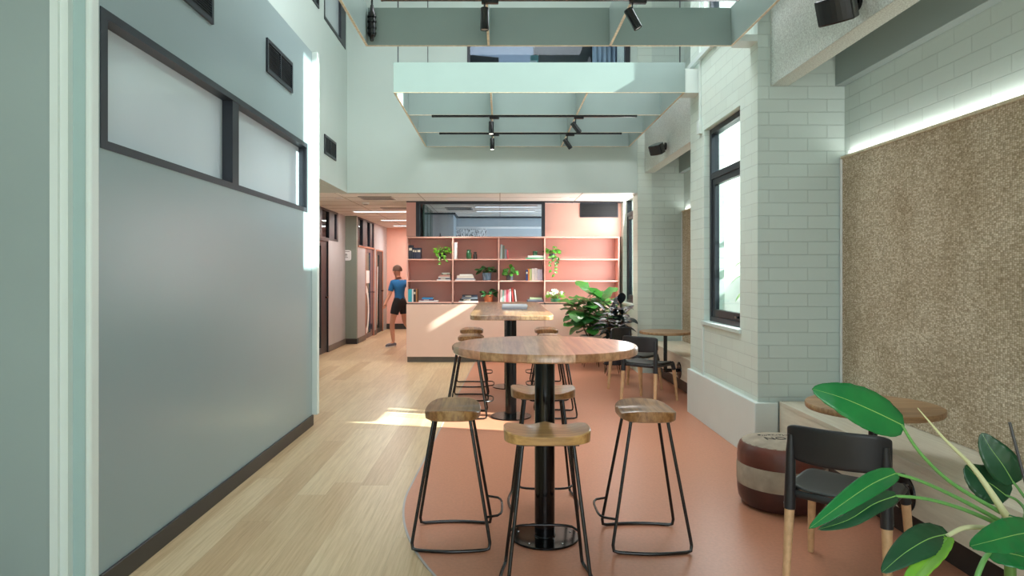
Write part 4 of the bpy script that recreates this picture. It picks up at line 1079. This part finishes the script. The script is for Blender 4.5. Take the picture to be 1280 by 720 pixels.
# 8 wavy leaf at the right edge
blade([P(1300, 664, 1.98), P(1272, 668, 1.93), P(1240, 676, 1.9), P(1212, 683, 1.88)], .095, (-.05, -.8, .6), PH[0], fold=.1, wave=.05)
pet([P(1300, 664, 1.98), P(1296, 680, 2.02), P(1282, 685, 2.07), P(1266, 674, 2.1)], .004, .007)
pet([P(1237, 690, 2.02), P(1228, 704, 2.0), P(1220, 730, 1.99), P(1225, 765, 2.02)], .007, .008)
blade([P(1237, 690, 2.02), P(1262, 692, 2.0), P(1290, 700, 2.0), P(1315, 716, 2.02)], .10, (0, -.6, .8), PH[0], fold=.1)
MB().tube([P(1262, 528, 2.15)-O, P(1282, 604, 2.15)-O, P(1300, 680, 2.14)-O, Vector((.06, .0, .33))], .0045, 8).build('support_stake', mat('grey_stake', (86, 88, 92), .3, metal=.5), t)
MB().tube([P(1252, 648, 2.1)-O, P(1262, 644, 2.08)-O, P(1275, 648, 2.1)-O, P(1268, 654, 2.13)-O], .002, 6).build('green_tie', mat('green_tie', (30, 110, 70), .5), t)

# ------------------------------------------------------------------ passage and meeting room fittings
t = thing('wall_sign', 'white rounded sign on the sage green wall of the passage', 'sign', ((432-625)/F*13.9, 13.9, 1.70))
pts = [(x, z+.105) for x, z in superellipse(.115, .105, 6, 32)]
MB().prism(pts, -.008, -.0005, axis='y').build('plate', M['white'], t)
mb = MB()
for z, w in ((.175, .085), (.128, .03), (.108, .04), (.088, .03), (.058, .05)): mb.box(-w, w, -.0088, -.0082, z, z+.010)
mb.build('lettering', M['ink'], t)
def downlight(x, y, lab, power=5, z=LC):
    t = thing('downlight', lab, 'ceiling light', (x, y, z), 0, 'round downlights')
    MB().lathe([(.048, -.004), (.062, -.004), (.064, 0), (.048, 0)], 28).build('trim_ring', M['white'], t)
    MB().lathe([(0, -.001), (.048, -.001), (.048, -.003), (0, -.003)], 24).build('diffuser', M['led'], t)
    d = bpy.data.lights.new('downlight_lamp', 'SPOT'); d.energy = power; d.spot_size = 2.2; d.spot_blend = .6; d.color = (1, .93, .84); d.shadow_soft_size = .05
    o = bpy.data.objects.new('downlight_lamp', d); COL.objects.link(o); o.parent = t; o.location = (0, 0, -.012)
def cpt(px, py): 
    Y = (LC-CAM_Z)*F/(341-py); return ((px-625)/F*Y, Y)
for px, py, lab in ((563.5, 247.3, 'round downlight in the low ceiling above the left part of the shelves'), (706.5, 246.6, 'round downlight in the low ceiling above the right part of the shelves'), (424, 247.5, 'round downlight at the mouth of the passage')):
    x, y = cpt(px, py); downlight(x, y, lab, 85)
x, y = cpt(568, 255.5); downlight(x, y, 'round downlight inside the meeting room', 25)
x, y = cpt(457, 253.3)
t = thing('smoke_detector', 'white round detector on the passage ceiling', 'smoke detector', (x, y, LC))
MB().lathe([(0, -.03), (.045, -.03), (.06, -.015), (.062, 0), (0, 0)], 24).build('cover', M['white'], t)
MB().lathe([(.03, -.036), (.046, -.030), (.03, -.030)], 24).build('sensor_ring', M['doorgrey'], t)
def linear(x0, x1, y, lab, z=LC, power=16, w=.06, grp='linear ceiling lights'):
    t = thing('linear_light', lab, 'ceiling light', ((x0+x1)/2, y, z), 0, grp); h = (x1-x0)/2
    wallx_h = MB().box(-h, h, -w, -w+.012, -.02, 0).box(-h, h, w-.012, w, -.02, 0).box(-h, -h+.012, -w+.012, w-.012, -.02, 0).box(h-.012, h, -w+.012, w-.012, -.02, 0)
    wallx_h.build('housing', M['white'], t)
    MB().box(-h+.012, h-.012, -w+.012, w-.012, -.014, -.010).build('diffuser', M['ledcool'], t)
    area('linear_lamp', (0, 0, -.024), (0, 0, -1), x1-x0-.05, w*1.6, power, (1, .97, .93), parent=t)
linear(-2.75, -1.6, (LC-CAM_Z)*F/(341-263.6), 'long ceiling light across the passage, nearest of three', power=24)
linear(-2.6, -1.6, (LC-CAM_Z)*F/(341-274.5), 'long ceiling light across the passage, middle of three', power=24)
linear(-2.6, -1.6, (LC-CAM_Z)*F/(341-281.6), 'long ceiling light across the passage, farthest of three', power=24)
y_ = (LC-CAM_Z)*F/(341-257.5); linear((593-625)/F*y_, (672-625)/F*y_, y_, 'long ceiling light in the meeting room, nearer of two', power=12, w=.045)
y_ = (LC-CAM_Z)*F/(341-263); linear((595-625)/F*y_, (669-625)/F*y_, y_, 'long ceiling light in the meeting room, farther of two', power=12, w=.045)
def ceilvent(px0, px1, py0, py1, lab):
    x0, ya = cpt(px0, py0); x1, _ = cpt(px1, py0); yb = (LC-CAM_Z)*F/(341-py1)
    t = thing('ceiling_vent', lab, 'ceiling vent', ((x0+x1)/2, (ya+yb)/2, LC), 0, 'grey ceiling vents'); w = (x1-x0)/2; d = (yb-ya)/2
    wv = MB().box(-w, w, -d, -d+.03, -.008, 0).box(-w, w, d-.03, d, -.008, 0).box(-w, -w+.03, -d+.03, d-.03, -.008, 0).box(w-.03, w, -d+.03, d-.03, -.008, 0)
    wv.build('vent_frame', M['doorgrey'], t)
    mb = MB()
    for k in range(7):
        q = -d+.03+(2*d-.06)*(k+.5)/7; mb.box(-w+.03, w-.03, q-.012, q+.008, -.006, -.002)
    mb.build('slat', M['doorgrey'], t)
y_ = 10.9
linear(-.6, 1.6, 10.9, 'unseen ceiling light added to brighten the upstairs office', z=6.1, power=45)  # added unseen lamp lifting the dark upstairs room
ceilvent(447, 489, 245.3, 249.5, 'wide grey vent in the passage ceiling')
ceilvent(475, 512, 259.2, 261.6, 'second grey vent in the passage ceiling, farther in')
ceilvent(556, 590, 259, 262.5, 'grey vent in the meeting room ceiling')
# black and white picture rail objects in the meeting room
N = NT('black_white_streaks'); x, y, z = N.sep(N.coord())
f = N.noise(N.comb(N.math('MULTIPLY', x, 34), 0, N.math('MULTIPLY', z, 9)), 1.4, 4, .7)
N.set(N.ramp(f, [(.42, (40, 42, 46)), (.52, (226, 230, 232))]), .6)
t = thing('wall_picture', 'black and white streaked picture on the meeting room wall behind the glass', 'picture', (-.62, 14.07, 2.10))
MB().box(-.36, .36, -.03, -.001, 0, .255).build('canvas', N.m, t)
MB().box(-.37, .37, -.02, -.001, -.012, 0).build('bottom_edge', M['frame'], t)
t = thing('coat_hook', 'small dark hook on the meeting room wall beside the streaked picture', 'hook', ((550.5-625)/F*13.2, 13.2, 2.14))
MB().lathe([(0, 0), (.03, 0), (.03, -.012), (0, -.012)], 16, axis='y').build('hook_plate', M['frame'], t)
MB().tube([(0, -.01, .02), (0, -.05, .03), (0, -.055, .07)], .009, 8).tube([(0, -.01, -.01), (0, -.04, -.04), (0, -.05, -.02)], .008, 8).build('hook_arm', M['frame'], t)
# things upstairs
t = thing('wall_screen', 'big dark screen on the wall of the upstairs office', 'screen', (1.10, 12.19, 4.75))
MB().box(-.50, .54, -.05, -.005, 0, 1.0).build('screen_frame', M['black'], t); MB().box(-.48, .52, -.053, -.0505, .03, .97).build('screen_panel', mat('dark_screen', (44, 48, 52), .15), t)
t = thing('desk_divider', 'dark low divider in the upstairs office, at the left of the window', 'divider', (-.28, 10.8, 3.6))
MB().prism([(-.30, 0), (.26, 0), (.26, 1.25), (-.30, 1.30)], -.02, .02, axis='y').build('board', M['frame'], t); MB().box(-.4, .2, -.1, .1, -.0, .03).build('foot', M['frame'], t)
t = thing('desk', 'white desk behind the upstairs window', 'desk', (.4, 10.6, 3.6))
MB().box(-.3, 1.0, -.3, .3, .88, .91).build('desk_top', M['white'], t)
for a in (-.27, .95):
    for b in (-.27, .27): MB().box(a, a+.03, b-.015, b+.015, 0, .8795).build('leg', M['frame'], t)
for k, (c, w) in enumerate((((120, 176, 172), .14), ((220, 226, 222), .11), ((90, 150, 148), .12))):
    book(.44+k*.012, 10.36, 4.5105+k*.0806, w, .08, .2, c, ('teal box file at the base', 'white box file in the middle', 'green box file at the top')[k]+' of the pile behind the upstairs window', flat=True, group='box files upstairs')
t = thing('curtain', 'grey blue curtain at the right of the upstairs office', 'curtain', (1.86, 11.9, 3.6))
MB().grid(lambda u, v: Vector((-.25+.5*u, .03*math.sin(u*38), 2.4*v)), 60, 2).build('cloth', mat('grey_blue_cloth', (142, 160, 176), .8), t, solid=.004)
MB().tube([(-.28, 0, 2.41), (.28, 0, 2.41)], .012, 8).build('curtain_rail', M['frame'], t)

# ------------------------------------------------------------------ garden outside the side windows
random.seed(77)
def garden_shrub(x, y, h, w, lab, n=60, Lf=.34):
    t = thing('garden_shrub', lab, 'shrub', (x, y, -.02), 0, 'garden shrubs outside')
    fo = MB(); st = MB()
    for k in range(n):
        a = random.random()*2*PI; u = random.random(); zz = .15+h*u; r = w*(1-.5*u)*random.uniform(.2, 1)
        p = Vector((r*math.cos(a)*.6, r*math.sin(a), zz))
        leaf(fo, p, (math.cos(a)*.6, math.sin(a), random.uniform(-.2, .8)), (0, 0, 1), Lf*random.uniform(.7, 1.2), Lf*.3, .9, shape='lance')
        if k % 4 == 0: st.tube([(0, 0, 0), (p.x*.3, p.y*.3, p.z*.5), tuple(p)], .008, 5)
    fo.build('foliage', G_[1], t); st.build('stems', stemm, t)
garden_shrub(2.50, 6.55, 1.9, .16, 'leafy shrub outside the tall side window', 30, .24)
garden_shrub(2.75, 12.6, 2.1, .45, 'leafy shrub outside the far corner window')

# ------------------------------------------------------------------ person walking in the passage
def figure():
    px, py = -2.03, 13.45
    t = thing('person', 'person in blue t-shirt and black shorts walking in the passage beside the shelves', 'person', (px, py, .003))
    J = {}
    def j(n, x, y, z, r, par): J[n] = (Vector((x, y, z)), r, par)
    # walking towards -x/-y (towards camera left); standing leg on the left of the picture, other leg trailing right
    j('pelvis', .06, 0, .86, .105, None)
    j('waist', .05, 0, .98, .098, 'pelvis'); j('chest', .05, 0, 1.14, .118, 'waist'); j('upchest', .045, 0, 1.24, .115, 'chest')
    j('neckb', .035, 0, 1.315, .058, 'upchest'); j('neck', .02, -.01, 1.365, .046, 'neckb'); 
    j('head1', .01, -.015, 1.42, .066, 'neck'); j('head2', .0, -.02, 1.485, .083, 'head1'); j('head3', .0, -.015, 1.535, .072, 'head2')
    # legs (hip, knee, ankle, toe)
    j('hipA', -.01, -.055, .80, .082, 'pelvis'); j('kneeA', -.085, -.065, .46, .052, 'hipA'); j('calfA', -.085, -.06, .34, .052, 'kneeA'); j('ankA', -.06, -.06, .085, .032, 'calfA'); j('toeA', -.14, -.13, .035, .028, 'ankA')
    j('hipB', .12, .055, .80, .082, 'pelvis'); j('kneeB', .15, .06, .47, .052, 'hipB'); j('calfB', .22, .07, .37, .050, 'kneeB'); j('ankB', .33, .09, .20, .032, 'calfB'); j('toeB', .31, .07, .10, .026, 'ankB')
    # arms: A forward left bent, B reaching back to the right
    j('shA', -.075, -.06, 1.25, .050, 'upchest'); j('elA', -.13, -.08, 1.02, .036, 'shA'); j('wrA', -.20, -.16, .86, .024, 'elA'); j('haA', -.215, -.185, .80, .026, 'wrA')
    j('shB', .165, .06, 1.25, .050, 'upchest'); j('elB', .30, .07, 1.10, .036, 'shB'); j('wrB', .40, .0, 1.02, .024, 'elB'); j('haB', .45, -.02, 1.02, .026, 'wrB')
    names = list(J); idx = {n: i for i, n in enumerate(names)}
    me = bpy.data.meshes.new('body'); me.from_pydata([J[n][0] for n in names], [(idx[J[n][2]], idx[n]) for n in names if J[n][2]], [])
    o = bpy.data.objects.new('body', me); COL.objects.link(o)
    sk = o.modifiers.new('skin', 'SKIN')
    for i, n in enumerate(names):
        r = J[n][1]; sv = me.skin_vertices[0].data[i]
        wide = n in ('pelvis', 'waist', 'chest', 'upchest')
        sv.radius = (r*1.25, r*.82) if wide else (r, r); sv.use_root = (n == 'pelvis')
    sb = o.modifiers.new('sub', 'SUBSURF'); sb.levels = 2
    bpy.context.view_layer.update()
    bm_me = bpy.data.meshes.new_from_object(o.evaluated_get(bpy.context.evaluated_depsgraph_get()))
    bpy.data.objects.remove(o)
    body = bpy.data.objects.new('body', bm_me); COL.objects.link(body); body.parent = t
    skin = mat('skin', (206, 150, 124), .5); bm_me.materials.clear(); bm_me.materials.append(skin)
    for f in bm_me.polygons: f.use_smooth = True
    def near(p, segs):
        for a, b in segs:
            A, B = J[a][0], J[b][0]; d = B-A; u = max(0, min(1, (p-A).dot(d)/d.length_squared))
            yield (p-(A+d*u)).length, u, (a, b)
    allseg = [(J[n][2], n) for n in names if J[n][2]]
    def cloth(name, m, test, off):
        bm = bmesh.new(); bm.from_mesh(bm_me); bm.normal_update()
        kill = [f for f in bm.faces if not test(f.calc_center_median())]
        bmesh.ops.delete(bm, geom=kill, context='FACES')
        isl = []; seen = set()
        for f0 in bm.faces:
            if f0 in seen: continue
            q = [f0]; seen.add(f0); comp = []
            while q:
                f = q.pop(); comp.append(f)
                for e in f.edges:
                    for g_ in e.link_faces:
                        if g_ not in seen: seen.add(g_); q.append(g_)
            isl.append(comp)
        isl.sort(key=len, reverse=True)
        bmesh.ops.delete(bm, geom=[f for c_ in isl[1:] for f in c_], context='FACES')
        bmesh.ops.delete(bm, geom=[v for v in bm.verts if not v.link_faces], context='VERTS')
        bm.normal_update()
        for v in bm.verts: v.co += v.normal*off
        mb = MB(); mb.bm.free(); mb.bm = bm; mb.sm = True
        return mb.build(name, m, t, solid=.004)
    def seg(p): return min(near(p, allseg))
    torso = {('pelvis', 'waist'), ('waist', 'chest'), ('chest', 'upchest'), ('upchest', 'neckb'), ('upchest', 'shA'), ('upchest', 'shB')}
    def shirt(p):
        d, u, s = seg(p)
        return (s in torso and .90 < p.z < 1.30) or (s in (('shA', 'elA'), ('shB', 'elB')) and u < .7)
    def shorts(p):
        d, u, s = seg(p)
        return (p.z <= .95 and (s in (('pelvis', 'waist'), ('pelvis', 'hipA'), ('pelvis', 'hipB')) or (s in (('hipA', 'kneeA'), ('hipB', 'kneeB')) and u < .5)))
    cloth('t_shirt', mat('blue_cotton', (28, 98, 150), .85), shirt, .012)
    cloth('shorts', mat('black_shorts', (30, 30, 34), .85), shorts, .016)
    # long sock and shoes
    for a, k, c in (('ankA', 'toeA', .0), ('ankB', 'toeB', .0)):
        A, B = J[a][0], J[k][0]; d = (B-A); d2 = Vector((d.x, d.y, d.z if a == 'ankB' else 0)).normalized()
        c0 = A+Vector((0, 0, -.045 if a == 'ankA' else -.02))-d2*.05
        up = Vector((0, 0, 1)) if a == 'ankA' else d2.cross(Vector((0, 1, 0))).normalized()*-1
        pts = [c0+up*0, c0+d2*.05+up*.01, c0+d2*.12, c0+d2*.19-up*.008, c0+d2*.225-up*.014]
        sh = MB().tube(pts, [.030, .038, .037, .032, .014], 14).build('shoe', mat('grey_trainer', (112, 112, 122), .6), t)
        MB().tube([p-up*.028 for p in pts], [.026, .030, .030, .027, .014], 10).build('sole', M['white'], sh)
    # hair cap, face
    hd = J['head2'][0]
    mb = MB()
    def hf(u, v):
        a = u*2*PI; e = -.15+v*(PI/2+.15); r = .098
        p = Vector((math.cos(a)*math.cos(e)*r, math.sin(a)*math.cos(e)*r*1.05, math.sin(e)*r*1.08))
        if math.cos(a-(-2.2)) > .55: p *= (.99 if e > .5 else .93)
        return hd+Vector((.008, .008, .012))+p
    mb.grid(hf, 28, 10); mb.build('hair', mat('brown_hair', (84, 58, 44), .7), t)
    fd = Vector((math.cos(-2.2), math.sin(-2.2), 0)); sd_ = Vector((-fd.y, fd.x, 0))
    c = hd+Vector((0, 0, -.02))
    def ball(mb, p, r, sc=(1, 1, 1)):
        mb.lathe([(r*math.sin(PI*k/8)*sc[0], -r*math.cos(PI*k/8)*sc[2]) for k in range(9)], 12, p)
    mb = MB(); ball(mb, c+fd*.088, .013, (1, 1, 1.4)); mb.build('nose', skin, t)
    mb = MB(); ball(mb, c+fd*.074+sd_*.03+Vector((0, 0, .02)), .009); ball(mb, c+fd*.074-sd_*.03+Vector((0, 0, .02)), .009); mb.build('eyes', M['skirting'], t)
    mb = MB(); ball(mb, c+sd_*.083, .018, (.6, 1, 1.2)); ball(mb, c-sd_*.083, .018, (.6, 1, 1.2)); mb.build('ears', skin, t)
    mb = MB().tube([c+fd*.066+sd_*.02+Vector((0, 0, -.045)), c+fd*.074+Vector((0, 0, -.046)), c+fd*.066-sd_*.02+Vector((0, 0, -.045))], .004, 6); mb.build('mouth', mat('lips', (170, 96, 88), .5), t)
    for w, h in (('wrA', 'haA'), ('wrB', 'haB')):
        A, B = J[w][0], J[h][0]; d = (B-A).normalized(); s = d.cross(Vector((0, 0, 1)) if abs(d.z) < .8 else Vector((0, 1, 0))).normalized(); n_ = s.cross(d)
        mb = MB()
        for k in range(4):
            o_ = B+s*(-.024+.016*k)*.8; l = (.052, .062, .058, .045)[k]
            mb.tube([o_, o_+d*l*.5+n_*.004, o_+d*l*.85+n_*.016], [.0075, .007, .0055], 7)
        mb.tube([A+d*.02+s*.02, A+d*.045+s*.042, A+d*.065+s*.045+n_*.01], [.008, .0075, .006], 7)
        mb.build('fingers', skin, t)
figure()
